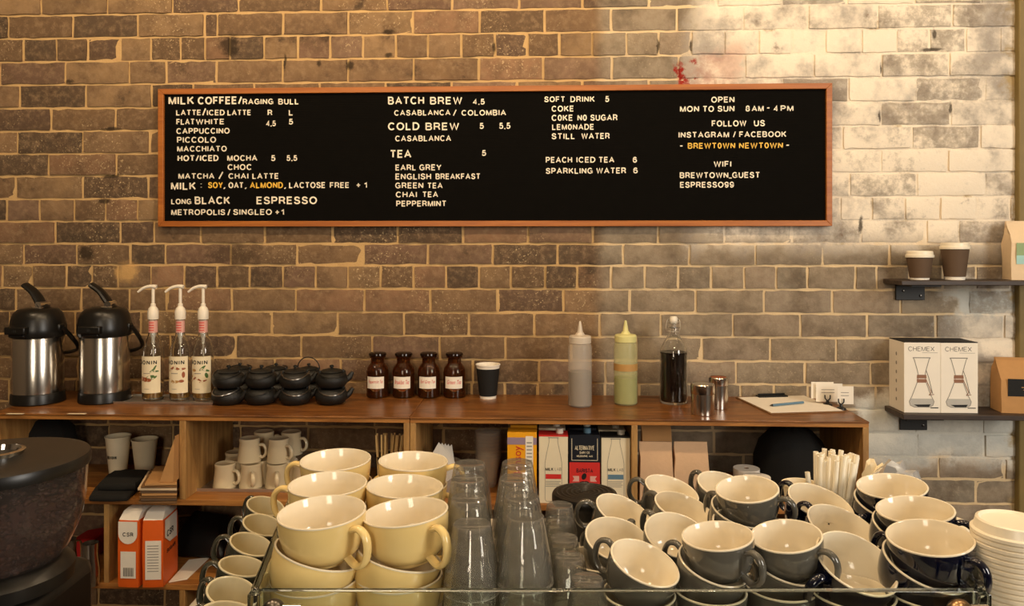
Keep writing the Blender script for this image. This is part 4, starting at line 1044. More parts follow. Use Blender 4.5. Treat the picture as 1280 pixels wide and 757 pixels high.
# ------------------------------------------------------------------ left unit, lower bays
Z2 = S2 + .0005
def sugar(label, x0, x1, d, rz, front_white, grp):
    A = onZ(x0, 734, Z2); Bq = onZ(x1, 734, Z2); w = Bq.x - A.x; h = .215
    t = thing('sugar_bag', label, 'sugar bag', TR(((A.x + Bq.x) / 2, A.y + d / 2 + .004, Z2), rz), grp)
    r = random.Random(x0); secs = []
    for z, k, s in ((0, 1, 1), (.01, 1.02, 1.02), (h * .5, 1.02, 1.03), (h * .92, 1, 1), (h, .96, .97), (h + .022, .9, .80), (h + .028, .7, .5)):
        a, e = w / 2 * k, d / 2 * s; off = (d * .10 if z > h else 0)
        P = [(-a, -e), (0, -e * 1.03), (a, -e), (a * 1.01, 0), (a, e), (0, e * 1.02), (-a, e), (-a * 1.01, 0)]
        secs.append([(x + r.uniform(-.001, .001), y + off + r.uniform(-.001, .001), z) for x, y in P])
    bm = B(); loft(bm, secs); 
    for f in bm.faces:
        if f.calc_center_median().z > h - .005: f.material_index = 1
    part('bag', bm, [M['orange'], M['bagw']], t, sharp=25)
    y = -d / 2 * 1.06 - .0008; bm = B()
    if front_white:
        pts = [(-w * .47, h * .985), (-w * .47, h * .80)] + [(w * .47 * math.cos(PI + PI * k / 10), h * .80 - .032 * math.sin(PI * k / 10)) for k in range(1, 10)] + [(w * .47, h * .80), (w * .47, h * .985)]
        flat(bm, pts, y, 0)
        part('crest', bm, M['bagw'], t)
        bm = B(); word(bm, 'CSR', -w * .25, w * .28, h * .765, h * .825, y - .0006, .0003); part('bag_name', bm, M['ink'], t)
        bm = B(); flat(bm, [(-w * .36, h * .14), (w * .40, h * .14), (w * .40, h * .54), (-w * .36, h * .54)], y, 0); lb = part('info_panel', bm, M['bagw'], t)
        bm = B()
        for k in range(9): rect(bm, -w * .22 + k * w * .058, -w * .22 + k * w * .058 + w * .035, h * .17, h * .30, y - .0006)
        part('barcode', bm, M['barc'], lb)
    else:
        flat(bm, [(-w * .36, h * .12), (w * .42, h * .12), (w * .42, h * .70), (-w * .36, h * .70)], y, 0); lb = part('info_panel', bm, M['bagw'], t)
        bm = B()
        for k in range(10): rect(bm, -w * .26, w * .30, h * (.62 - .042 * k), h * (.63 - .042 * k), y - .0006)
        part('panel_print', bm, M['grink'], lb)
        T = Matrix.Translation((w / 2 * 1.04 + .0008, 0, 0)) @ Matrix.Rotation(PI / 2, 4, 'Z')
        bm = B(); flat(bm, [(-d * .42, h * .98), (-d * .42, h * .72), (-d * .1, h * .60), (d * .42, h * .58), (d * .42, h * .98)], 0, 0, None, T); part('crest', bm, M['bagw'], t)
        bm = B(); word(bm, 'CSR', -d * .30, d * .15, h * .70, h * .80, -.0008, .0003, T=T); part('bag_name', bm, M['ink'], t)
        bm = B(); word(bm, 'SUGAR', -d * .30, d * .30, h * .46, h * .52, -.0004, .0003, T=T); part('bag_words', bm, M['ink'], t)
sugar('left orange and white sugar bag showing barcode', 147.5, 173.5, .12, -.02, True, 'orange sugar bags')
sugar('right orange and white sugar bag with text panel', 176, 201, .12, .10, False, 'orange sugar bags')
slab('paper_sheet', 'white paper sheet lying right of the sugar bags', 'paper', [(211, 728), (234, 724), (262, 697), (236, 700)], Z2, .003, M['paper'])
bm = B(); loft(bm, [[(-.10, -.05, 0), (.11, -.07, 0), (.12, .06, 0), (-.08, .07, 0)], [(-.09, -.04, .05), (.10, -.06, .03), (.11, .05, .06), (-.08, .06, .08)], [(-.06, -.01, .10), (.06, -.02, .085), (.08, .05, .12), (-.05, .06, .13)]])
solo('black_plastic_bag', bm, M['black'], 'crumpled black plastic bag behind the white sheet', 'bag', Matrix.Translation((wx(252, -.13), -.13, Z2 + .004)), None, .01)
def jug(label, px, py, r, h, z, hz):
    t = thing('milk_jug', label, 'jug', TR(stand(px, py, z, r), hz), 'steel milk jugs')
    part('body', lathe(B(), [(0, 0), (r * 1.05, 0), (r * 1.08, .004), (r * 1.06, h * .4), (r * .86, h * .75), (r * .9, h), (r * .87, h), (r * .82, h * .75), (r * 1.0, .005), (0, .004)], 36), M['steel'], t)
    part('handle', tube(B(), smoothpath([(r * .85, 0, h * .88), (r * 1.55, 0, h * .85), (r * 1.7, 0, h * .5), (r * 1.4, 0, h * .22), (r * 1.02, 0, h * .25)], 5), .004, 8, flat=(.6, 1.5)), M['steel'], t)
jug('steel milk jug in the small bay left of the sugar', 113, 735, .028, .135, Z2, 2.6)
bm = B(); loft(bm, [[(-.05, -.06, 0), (.05, -.06, 0), (.05, .06, 0), (-.05, .06, 0)], [(-.055, -.06, .025), (.045, -.055, .025), (.05, .06, .03), (-.05, .06, .03)], [(-.05, -.05, .055), (.04, -.045, .065), (.045, .05, .075), (-.04, .05, .06)]])
solo('coffee_sack', bm, M['redcloth'], 'red sack behind the steel jug in the small bay', 'sack', Matrix.Translation((wx(113, -.14), -.14, Z2)), None, .006)
jug('steel milk jug half hidden behind the grinder', 84, 737, .030, .150, Z2, 1.2)

# ------------------------------------------------------------------ right unit, carton bay
def filters():
    p = Vector((wx(552, -.27), -.27, Z1))
    t = thing('filter_holder', 'grey holder with white paper coffee filters', 'filter holder', TR(p, .2))
    part('holder', lathe(B(), [(0, 0), (.05, 0), (.066, .05), (.068, .10), (.064, .10), (.06, .05), (.046, .004), (0, .004)], 32), M['milky'], t)
    for k in range(5):
        bm = B(); s = .004 * k; a = .05 * k
        P0 = Vector((-.066 + s, -.02 + .012 * k, .075)); P1 = Vector((.064 - s, -.02 + .012 * k, .072)); A = Vector((-.010 + .012 * k, -.01 + .014 * k, .168 - .006 * k)); Q = Vector((.0, -.03 + .012 * k, .03))
        loft(bm, [[tuple(P0), tuple(Q), tuple(P1), tuple(A)], [tuple(v + Vector((0, .0015, 0))) for v in (P0, Q, P1, A)]])
        part('paper_filter', bm, M['paper'], t)
filters()
def clear_stack(label, px, Y, n, r):
    p = Vector((wx(px, Y), Y, Z1))
    t0 = None
    for k in range(n):
        lb = label[0] if k == n - 1 else label[1]
        bm_ = None
        if t0 is None:
            t0 = thing('plastic_cup', lb, 'plastic cup', TR(p), label[2])
            part('cup', lathe(B(), [(0, 0), (r * .66, 0), (r, .10), (r + .003, .101), (r + .003, .104), (r - .001, .104), (r * .64, .003), (0, .003)], 32), M['clearp'], t0)
        else: dup(t0, TR(p + Vector((0, 0, .012 * k))), lb)
clear_stack(('topmost clear plastic cup of the stack left of the yellow carton', 'clear plastic cup nested under the topmost in the stack left of the yellow carton', 'clear plastic cups in the carton bay'), 610, -.20, 8, .043)
def carton(label, px0, px1, py, h, art):
    A = onZ(px0, py, Z1); Bq = onZ(px1, py, Z1); w = Bq.x - A.x - .001; d = .064
    t = thing('milk_carton', label, 'carton', ((A.x + Bq.x) / 2, A.y + d / 2, Z1), 'cartons in the right unit')
    art(t, w, d, h); return t
def cap(t, x, y, h, m):
    part('cap', lathe(B(), [(0, 0), (.012, 0), (.012, .013), (.010, .015), (0, .015)], 20, c=(x, y, h + .0005)), m, t)
def art_soy(t, w, d, h):
    bm = B(); box(bm, -w / 2, w / 2, -d / 2, d / 2, 0, h); part('carton', bm, M['yprint'], t, .001)
    y = -d / 2 - .0006
    bm = B(); rect(bm, -w / 2, w / 2, h * .83, h * .93, y); part('lilac_band', bm, M['lilac'], t)
    bm = B(); rect(bm, w * .12, w * .38, 0, h * .95, y - .0003); pn = part('white_panel', bm, M['paper'], t)
    bm = B()
    for k in range(16): rect(bm, w * .16, w * .34, h * (.1 + .05 * k), h * (.115 + .05 * k), y - .0006)
    part('panel_print', bm, M['grink'], pn)
    bm = B(); text(bm, 'Bonsoy', -w * .30, w * .06, h * .38, h * .81, y - .0004, .0003, rot=1); part('carton_name', bm, M['red'], t)
def art_white(accent, side):
    def f(t, w, d, h):
        bm = B(); box(bm, -w / 2, w / 2, -d / 2, d / 2, 0, h); part('carton', bm, M['paper2'], t, .001)
        bm = B(); box(bm, -w / 2 - .0004, w / 2 + .0004, -d / 2 - .0004, d / 2 + .0004, h - .004, h + .0004); part('top_fold', bm, M[side], t)
        y = -d / 2 - .0006; bm = B()
        o = [(-.15, .965), (-.15, .90), (-.24, .72), (-.29, .60), (-.29, .06), (-.25, .03)]
        stroke(bm, [(x * w, z * h) for x, z in o] + [(-x * w, z * h) for x, z in o[::-1]], .0013, y); stroke(bm, [(-.18 * w, .965 * h), (.18 * w, .965 * h)], .0025, y); stroke(bm, [(-.25 * w, .03 * h), (.25 * w, .03 * h)], .0013, y)
        part('bottle_outline', bm, M['grink'], t)
        bm = B(); word(bm, 'MILK', -w * .27, w * .0, h * .48, h * .525, y, .0003, 0, None, .16); word(bm, 'LAB', w * .05, w * .27, h * .48, h * .525, y, .0003, 1, None, .10); part('carton_name', bm, [M['ink'], M['grink']], t)
        bm = B(); rect(bm, -w * .27, w * .27, h * .36, h * .43, y); part('accent_band', bm, M[accent], t)
        bm = B()
        for k in range(4): rect(bm, -w * .27, w * (.25 - .05 * (k % 2)), h * (.32 - .025 * k), h * (.328 - .025 * k), y)
        part('small_print', bm, M['grink'], t)
        cap(t, w * .22, .0, h, M['whitep'])
    return f
def art_barista(t, w, d, h):
    bm = B(); box(bm, -w / 2, w / 2, -d / 2, d / 2, 0, h); part('carton', bm, M['night'], t, .001)
    y = -d / 2 - .0006
    bm = B(); rect(bm, -w / 2, w / 2, h * .05, h * .60, y); part('red_panel', bm, M['red'], t)
    bm = B(); stroke(bm, [(-.42 * w, .95 * h), (-.42 * w, .63 * h), (.42 * w, .63 * h), (.42 * w, .95 * h)], .0016, y); part('border_line', bm, M['paper2'], t)
    bm = B(); word(bm, 'ALTERNATIVE', -w * .32, w * .32, h * .78, h * .845, y, .0003, wt=.14); word(bm, 'DAIRY CO', -w * .16, w * .16, h * .725, h * .76, y, .0003); word(bm, 'MELBOURNE, AUS', -w * .26, w * .26, h * .675, h * .705, y, .0003); part('carton_name', bm, M['paper2'], t)
    bm = B(); word(bm, 'BARISTA', -w * .27, w * .27, h * .45, h * .51, y - .0003, .0003); word(bm, 'OAT', -w * .2, w * .2, h * .20, h * .25, y - .0003, .0003); part('red_panel_words', bm, M['night'], t)
    bm = B()
    for x, z, a in ((-.02, .44, 1.2), (-.09, .335, .3), (.08, .335, -.4)): flat(bm, ell(x * w, z * h - .01, .011, .0075, a), y - .0003)
    part('bean_picture', bm, M['ink'], t)
    bm = B()
    for s in (-1, 1): flat(bm, [(s * w * .18, h * .32), (s * w * .40, h * .32), (s * w * .34, h * .36), (s * w * .40, h * .40), (s * w * .18, h * .40)][::s], y - .0003)
    part('ribbon', bm, M['pink'], t)
    cap(t, w * .1, .0, h, M['blue'])
Zc = 628.5
carton('yellow carton with red brand script and lilac stripe', 634, 671, Zc, .226, art_soy)
carton('white carton with bottle outline and red band', 673.5, 710, Zc, .217, art_white('red', 'red'))
carton('black and red carton with coffee bean emblem', 711.5, 750, Zc, .218, art_barista)
carton('white carton with bottle outline and blue band', 751.5, 787.5, Zc, .213, art_white('blue', 'ink'))
# second rank behind, its tops just showing
def back_carton(label, px, m, h):
    Y = -.245; bm = B(); w = .088
    t = thing('milk_carton', label, 'carton', (wx(px, Y), Y, Z1), 'cartons in the right unit')
    box(bm, -w / 2, w / 2, -.031, .031, 0, h); part('carton', bm, m, t, .001); cap(t, .015, 0, h, M['whitep'])
back_carton('second yellow carton directly behind the front yellow one', 655, M['yprint'], .226); back_carton('white carton directly behind the red banded one', 690, M['paper2'], .217)
back_carton('dark carton directly behind the black and red one', 728, M['night'], .218); back_carton('white carton directly behind the blue banded one', 764, M['paper2'], .213)

# ------------------------------------------------------------------ right unit, right bay
def kbag(label, px, py, w, d, h, m, seed, Y):
    c = Vector((wx(px, Y), Y, Z1)); bm = B(); r = random.Random(seed); secs = []
    for z, k in ((0, 1), (.01, 1.02), (h * .5, 1.02), (h * .75, .8), (h * .9, .4), (h, .10)):
        a, e = w / 2 * (1 if z < h * .6 else .97), d / 2 * k
        P = [(-a, -e), (0, -e * 1.04), (a, -e), (a, e), (0, e), (-a, e)]
        secs.append([(x + r.uniform(-.0015, .0015), y + r.uniform(-.0015, .0015), z) for x, y in P])
    loft(bm, secs); solo('kraft_bag', bm, m, label, 'bag', Matrix.Translation(c), 'kraft bags in the right bay', sharp=25)
kbag('left brown kraft bag in the right bay', 819, 0, .105, .06, .190, M['kraftp'], 4, -.33)
kbag('right brown kraft bag in the right bay', 863, 0, .110, .06, .190, M['kraftp'], 9, -.325)
kbag('taller kraft bag standing behind the two front bags', 820, 0, .10, .06, .225, M['kraft'], 12, -.25)
def roll(label, px, py, Y):
    c = Vector((wx(px, Y), Y, Z1)); h = onY(px, py, Y).z - Z1
    t = thing('paper_roll', label, 'paper roll', TR(c), 'till rolls in the right bay')
    part('roll', lathe(B(), [(.008, 0), (.0425, 0), (.0428, .001), (.0428, h - .001), (.0425, h), (.009, h), (.009, 0)], 36), M['paper'], t)
    part('core', lathe(B(), [(.0088, 0), (.0088, h - .001), (.0065, h - .001), (.0065, 0)], 18), M['card'], t)
roll('taller white paper roll in the right bay', 933, 584.5, -.24); roll('shorter white paper roll in the right bay', 946, 595, -.335)
c = Vector((wx(988, -.17), -.17, Z1)); bm = B()
lathe(bm, [(0, 0), (.11, 0), (.122, .04), (.12, .10), (.105, .155), (.07, .193), (.03, .208), (0, .21)], 36)
for v in bm.verts: v.co += Vector((random.uniform(-1, 1), random.uniform(-1, 1), random.uniform(-1, 1))) * .003 * (v.co.z > .01)
solo('black_bag', bm, M['cloth'], 'large rounded black bag behind the paper rolls', 'bag', Matrix.Translation(c), sharp=60)

# ------------------------------------------------------------------ bar bench and espresso machine
ZB, ZMT = .62, 1.02
t = thing('bar_bench', 'dark bench carrying the espresso machine and grinder', 'bench', MC @ Matrix.Translation((0, 1.08, 0)))
bm = B(); box(bm, -1.1, 1.1, -.36, .36, ZB - .04, ZB); part('bench_top', bm, M['top'], t, .003)
for s in (-1, 1):
    bm = B(); box(bm, s * 1.06 - .03, s * 1.06 + .03, -.34, .34, 0, ZB - .04); part('bench_panel', bm, M['side'], t, .002)
bm = B(); box(bm, -1.03, 1.03, -.32, -.30, 0, ZB - .04); part('front_panel', bm, M['side'], t)
em = thing('espresso_machine', 'espresso machine with glass rail round its cup warmer', 'espresso machine', MC @ Matrix.Translation((.13, 1.09, ZB)))
ox, oy, oz = .13, 1.09, ZB
def eb(name, x0, x1, y0, y1, z0, z1, m, bev=.004, par=None):
    bm = B(); box(bm, x0 - ox, x1 - ox, y0 - oy, y1 - oy, z0 - oz, z1 - oz); return part(name, bm, m, par or em, bev)
XL, XR, YN, YB_ = -.43, .70, .80, 1.345
eb('body', XL + .02, XR - .02, YN + .03, YB_ - .02, ZB + .06, ZMT - .03, M['panelmetal'], .012)
eb('cup_warmer', XL, XR, YN, YB_, ZMT - .03, ZMT, M['warmer'], .004)
eb('drip_tray', XL + .08, XR - .08, YB_ - .025, YB_ + .0, ZB + .06, ZB + .12, M['dsteel'])
for x in (XL + .08, XR - .08):
    for y in (YN + .08, YB_ - .10):
        bm = B(); lathe(bm, [(0, 0), (.022, 0), (.02, .061), (0, .061)], 20, c=(x - ox, y - oy, 0)); part('foot', bm, M['black'], em)
GZ, GF = 1.112, .862
def gpanel(name, a, b, th=.009):
    A, Bq = Vector((a[0] - ox, a[1] - oy, 0)), Vector((b[0] - ox, b[1] - oy, 0)); d = (Bq - A).normalized(); n = Vector((-d.y, d.x, 0)) * th / 2
    bm = B(); loft(bm, [[tuple(p + Vector((0, 0, ZMT - oz + .001))) for p in (A - n, Bq - n, Bq + n, A + n)], [tuple(p + Vector((0, 0, GZ - oz))) for p in (A - n, Bq - n, Bq + n, A + n)]])
    return part(name, bm, M['panel'], em, .0008)
gpanel('glass_panel', (-.282, GF), (.520, GF))
gpanel('glass_panel', (-.290, GF + .006), (-.352, 1.27)); gpanel('glass_panel', (.530, GF + .006), (.619, 1.08))
def rail_joint(x, y, m):
    bm = B(); lathe(bm, [(0, 0), (.007, 0), (.007, .072), (0, .074)], 14, c=(x - ox, y - oy, ZMT - oz)); p = part('rail_post', bm, M['dsteel'], em)
    bm = B(); bmesh.ops.create_uvsphere(bm, u_segments=18, v_segments=12, radius=.0135, matrix=Matrix.Translation((x - ox, y - oy, ZMT - oz + .076))); part('knob', bm, m, p)
    bm = B(); lathe(bm, [(0, 0), (.006, 0), (.006, .03), (0, .03)], 12, T=Matrix.Translation((x - ox, y - oy, ZMT - oz + .078)) @ Matrix.Rotation(PI / 2, 4, 'Y')); part('clamp_bolt', bm, M['chrome'], p)
rail_joint(-.262, GF - .018, M['dsteel']); rail_joint(.492, GF - .018, M['brass'])
bm = B(); box(bm, -.295 - ox, -.281 - ox, GF - .006 - oy, GF + .010 - oy, ZMT - oz, GZ - oz - .003); part('corner_clamp', bm, M['panel'], em, .001)
bm = B(); box(bm, .5195 - ox, .5345 - ox, GF - .006 - oy, GF + .010 - oy, ZMT - oz, GZ - oz - .003); part('corner_clamp', bm, M['panel'], em, .001)

# ------------------------------------------------------------------ cups, each set from the ellipse its rim makes
def pose(px, py, D, ratio, theta, h, hpx, R, maj=80):
    """matrix of a cup whose rim (radius R, height h) is centred in pixel (px,py) at depth D,
    its outline there an ellipse of given axis ratio and tilt (degrees, right end lower positive)"""
    d = ray(px, py); L = d.length; u = d / L
    r_ = (RT - u * RT.dot(u)).normalized(); up = r_.cross(u)
    def proj(v):
        w = v - CAM; z = w.dot(FW); return np.array((CX + F * w.dot(RT) / z, CY - F * w.z / z))
    c0 = CAM + d * D; e = 1e-3
    J = np.stack([(proj(c0 + r_ * e) - proj(c0)) / e, (proj(c0 + up * e) - proj(c0)) / e], 1)
    th = math.radians(theta)
    E = np.array([[math.cos(th), -math.sin(th)], [math.sin(th), math.cos(th)]]) @ np.diag([1.0, ratio])
    U, sv, _ = np.linalg.svd(np.linalg.inv(J) @ E)
    rr = sv[1] / sv[0]; mn = U[:, 1]
    if mn[1] < 0: mn = -mn
    n = (-u * rr + (r_ * mn[0] + up * mn[1]) * math.sqrt(max(0, 1 - rr * rr))).normalized()
    a = (RT - n * RT.dot(n)).normalized(); b = n.cross(a); best = None
    for k in range(72):
        q = 2 * PI * k / 72; hd = a * math.cos(q) + b * math.sin(q)
        p = proj(c0 + hd * (R * 1.25) - n * (h * .45)); s = np.linalg.norm(p - np.array(hpx))
        if best is None or s < best[0]: best = (s, hd)
    hd = best[1]; y = n.cross(hd)
    m = Matrix((hd, y, n)).transposed().to_4x4(); m.translation = c0 - n * h
    return m
def cup_proto(name, cat, group, prof_o, prof_i, out, inn, hp, hr, hflat):
    t = thing(name, 'x', cat, Matrix(), group)
    no = len(prof_o)
    part('bowl', lathe(B(), prof_o + prof_i, 56, split=[0] * (no - 1) + [1] * len(prof_i)), [out, inn], t)
    pts = smoothpath(hp, 6); part('handle', tube(B(), pts, hr, 12, flat=hflat, up=(0, 1, 0)), out, t)
    return t
def scaled(P, s, sz): return [(r * s, z * sz) for r, z in P]
def profiles(R, h, foot, w=.0032):
    o = [(0, .003), (foot - .004, .003), (foot - .002, 0), (foot, .001), (foot + .001, .005), (R * .72, h * .13), (R * .86, h * .28), (R * .935, h * .46), (R * .975, h * .68), (R * .993, h * .92), (R - .0008, h - .0022)]
    i = [(R - .0002, h - .0008), (R - .0008, h), (R - w + .0008, h), (R - w, h - .001), (R * .975 - w, h * .7), (R * .93 - w, h * .48), (R * .84 - w, h * .30), (R * .66 - w, h * .16), (R * .4, h * .10), (0, h * .09)]
    return o, i
def handle_pts(R, h, out): return [(R * .955, 0, h * .80), (R + out * .45, 0, h * .86), (R + out * .9, 0, h * .74), (R + out, 0, h * .50), (R + out * .78, 0, h * .24), (R + out * .2, 0, h * .10), (R * .78, 0, h * .22)]
def family(name, group, R, h, foot, out, inn, hout, hr):
    o, i = profiles(R, h, foot)
    return cup_proto(name, 'cup', group, o, i, out, inn, handle_pts(R, h, hout), hr, (1.25, .85)), R, h
FAM = {'y': family('yellow_cup', 'pale yellow cups on the cup warmer', .055, .062, .030, M['yellow'], M['cream'], .024, .0048),
       'g': family('grey_cup', 'dark grey cups on the cup warmer', .0445, .052, .025, M['grey'], M['cream'], .021, .0042),
       'n': family('navy_cup', 'navy cups on the cup warmer', .0495, .056, .027, M['navy'], M['cream'], .022, .0045),
       'e': family('espresso_cup', 'small olive grey espresso cups left of the glass rail', .0300, .052, .018, M['olive'], M['cream2'], .018, .0038)}
USED = set()
def cup(f, label, m):
    t, R, h = FAM[f]
    if f not in USED: t.matrix_basis = m; t['label'] = label; USED.add(f); return t
    return dup(t, m, label)
def crop(ox, oy, s): return lambda X, Y: (ox + X / s, oy + Y / s)
def place(f, cr, label, cx, cy, maj, mn, th, D, hx_, hy_):
    t, R, h = FAM[f]; p = cr(cx, cy)
    m = pose(p[0], p[1], D, mn / maj, th, h, cr(hx_, hy_), R); cup(f, label, m); return m
def under(f, label, px, py, D, zrim, tilt=(0, 0), hrot=0.0):
    """an upright or slightly tilted cup lower in a stack, rim at height zrim"""
    t, R, h = FAM[f]; c = atD(px, py, D); c = Vector((c.x, c.y, zrim))
    m = Matrix.Translation(c) @ Matrix.Rotation(YAW, 4, 'Z') @ Matrix.Rotation(tilt[0], 4, 'X') @ Matrix.Rotation(tilt[1], 4, 'Y') @ Matrix.Rotation(hrot, 4, 'Z') @ Matrix.Translation((0, 0, -h))
    cup(f, label, m)
cy_ = crop(330, 540, 3.488)
# pale yellow stacks: (position words, top ellipse)
place('y', cy_, 'top pale yellow cup, front left stack, handle right', 252, 343, 378, 138, -8, .965, 425, 490)
place('y', cy_, 'second pale yellow cup down, front left stack', 236, 520, 366, 135, 13, .965, 236, 380)
under('y', 'bottom pale yellow cup, front left stack, behind the glass', 394.5, 716, .965, ZMT + .0625, (0, 0), 2.4)
place('y', cy_, 'top pale yellow cup, front right stack, handle right', 616, 343, 366, 118, -8, .980, 785, 500)
place('y', cy_, 'second pale yellow cup down, front right stack', 592, 530, 352, 125, 12, .980, 592, 380)
under('y', 'bottom pale yellow cup, front right stack, behind the glass', 499, 714, .975, ZMT + .0625, (0, 0), .8)
place('y', cy_, 'top pale yellow cup, middle left stack, handle left', 278, 222, 341, 108, -5, 1.085, 75, 305)
under('y', 'second pale yellow cup down, middle left stack', 412, 620, 1.085, 1.122, (0, -.1), -.5)
under('y', 'bottom pale yellow cup, middle left stack', 410, 640, 1.085, ZMT + .0625, (0, 0), 1.6)
place('y', cy_, 'top pale yellow cup, middle right stack', 614, 231, 336, 106, 0, 1.095, 700, 150)
under('y', 'second pale yellow cup down, middle right stack', 506, 620, 1.095, 1.122, (0, .1), -.4)
under('y', 'bottom pale yellow cup, middle right stack', 506, 640, 1.095, ZMT + .0625, (0, 0), 1.3)
place('y', cy_, 'top pale yellow cup, back left stack, handle left', 312, 116, 310, 95, -5, 1.205, 128, 185)
under('y', 'second pale yellow cup down, back left stack', 421, 590, 1.205, 1.124, (0, -.08), -.55)
under('y', 'bottom pale yellow cup, back left stack', 419, 600, 1.205, ZMT + .0625, (0, 0), 1.5)
place('y', cy_, 'top pale yellow cup, back right stack, handle right', 651, 122, 309, 88, 0, 1.215, 830, 200)
under('y', 'second pale yellow cup down, back right stack', 516, 590, 1.215, 1.124, (0, .08), 2.6)
under('y', 'bottom pale yellow cup, back right stack', 516, 600, 1.215, ZMT + .0625, (0, 0), 1.5)
cg = crop(720, 520, 3.193)
GR = ZMT + .0525
place('g', cg, 'front grey cup tilted right, handle left, beside the glasses', 276, 580, 292, 148, 28, .945, 110, 545)
under('g', 'bottom grey cup under the front tilted one by the glasses', 798.5, 738, .945, GR, (0, .0), 2.2)
place('g', cg, 'second grey cup from front in leftmost row, opened towards viewer', 165, 487, 255, 162, 20, 1.045, 250, 380)
under('g', 'bottom grey cup in leftmost row, rim just left of the tilted cup', 750, 702, 1.045, GR, (0, .05), 2.6)
place('g', cg, 'grey cup in leftmost row behind, tilted right, handle left', 192, 380, 236, 110, 28, 1.15, 50, 380)
under('g', 'bottom grey cup under the third one in the leftmost row', 782, 660, 1.15, GR, (0, 0), 2.9)
place('g', cg, 'rearmost grey cup, tilted right, handle before the kraft bags', 383, 291, 228, 96, 22, 1.235, 252, 295)
under('g', 'bottom grey cup under the rearmost left tilted one', 842, 630, 1.235, GR, (0, 0), 2.9)
place('g', cg, 'grey cup tilted right, second from the back left', 430, 362, 235, 98, 22, 1.145, 295, 350)
under('g', 'bottom grey cup under the second from the back left', 855, 655, 1.145, GR, (0, 0), 2.9)
place('g', cg, 'grey cup half hidden behind the front upright one', 402, 470, 240, 150, 22, 1.05, 290, 420)
under('g', 'bottom grey cup under the half hidden one', 846, 690, 1.05, GR, (0, 0), 2.9)
place('g', cg, 'front upright grey cup, handle right, centre of grey group', 564, 473, 280, 116, 1, .96, 715, 600)
place('g', cg, 'grey cup tilted below the front upright one, handle left', 548, 585, 282, 135, 26, .962, 385, 545)
under('g', 'bottom grey cup behind the glass under the centre stack', 887, 738, .955, GR, (0, 0), 1.9)
place('g', cg, 'grey cup left of the rear upright one, handle left', 592, 277, 215, 96, 20, 1.26, 485, 285)
under('g', 'bottom grey cup under the rear one with left handle', 905, 625, 1.26, GR, (0, 0), 2.9)
place('g', cg, 'rear upright grey cup, handle right, brown rolls behind', 682, 287, 249, 107, 1, 1.10, 835, 370)
place('g', cg, 'grey cup tilted below the rear upright one', 664, 372, 245, 112, 20, 1.105, 540, 345)
under('g', 'bottom grey cup under the rear upright stack', 930, 660, 1.105, GR, (0, 0), 2.9)
place('g', cg, 'grey cup mostly hidden between the two front upright cups', 672, 438, 210, 100, 20, 1.075, 560, 420)
under('g', 'bottom grey cup under the mostly hidden one', 930, 690, 1.02, GR, (0, 0), 2.9)
place('g', cg, 'front right upright grey cup, handle towards the navy cups', 838, 474, 272, 126, 1, .975, 1005, 590)
place('g', cg, 'grey cup tilted below the front right upright one', 846, 585, 280, 130, 22, .977, 700, 480)
under('g', 'bottom grey cup behind the glass under the right stack', 975, 738, .965, GR, (0, 0), 1.9)
cn = crop(980, 520, 3.193); NR = ZMT + .0565
place('n', cn, 'rear tilted navy cup before the straws, handle left', 148, 343, 268, 112, 25, 1.165, 10, 330)
under('n', 'bottom navy cup under the one before the straws', 1030, 650, 1.165, NR, (0, 0), 2.9)
place('n', cn, 'middle tilted navy cup, handle left behind grey cup', 237, 440, 280, 120, 27, 1.07, 80, 400)
under('n', 'bottom navy cup under the middle tilted one', 1056, 690, 1.07, NR, (0, 0), 2.2)
place('n', cn, 'front tilted navy cup in the row nearest the grey cups, wide open to the viewer', 290, 579, 320, 170, 32, .945, 160, 640)
under('n', 'bottom navy cup behind the glass, under the front tilted one', 1064, 742, .94, NR, (0, 0), 2.9)
place('n', cn, 'top navy cup of the rear stack, beside the straws', 430, 276, 278, 98, 4, 1.155, 500, 180)
place('n', cn, 'tilted navy cup under the rear stack top', 418, 350, 270, 105, 22, 1.157, 330, 400)
under('n', 'bottom navy cup of the rear stack', 1116, 650, 1.155, NR, (0, 0), 2.9)
place('n', cn, 'top navy cup of the middle stack, handle right', 522, 369, 294, 102, 4, 1.05, 715, 465)
place('n', cn, 'tilted navy cup under the middle stack top', 505, 450, 285, 112, 24, 1.052, 600, 330)
under('n', 'bottom navy cup of the middle stack', 1142, 690, 1.05, NR, (0, 0), 2.9)
place('n', cn, 'top navy cup of the front stack, large handle right', 581, 479, 318, 126, 7, .945, 770, 620)
place('n', cn, 'tilted navy cup under the front stack top, handle left', 562, 585, 315, 130, 28, .947, 385, 520)
under('n', 'bottom navy cup of the front stack, behind the glass', 1158, 740, .94, NR, (0, 0), 2.4)
ce = crop(220, 600, 4.821)
place('e', ce, 'rearmost small espresso cup beside the yellow cups', 540, 152, 215, 108, 10, 1.22, 430, 110)
place('e', ce, 'second small espresso cup from the back, handle left', 525, 265, 228, 118, 12, 1.125, 362, 280)
place('e', ce, 'third small espresso cup from the back, big loop handle left', 455, 381, 258, 130, 14, 1.045, 268, 400)
place('e', ce, 'fourth small espresso cup from the back, rim nearly level', 400, 512, 258, 112, 6, .985, 205, 560)
place('e', ce, 'small espresso cup second from front, open towards viewer', 335, 668, 285, 178, 5, .925, 178, 640)
place('e', ce, 'frontmost small espresso cup at the lower left', 312, 792, 285, 124, 3, .872, 150, 860)

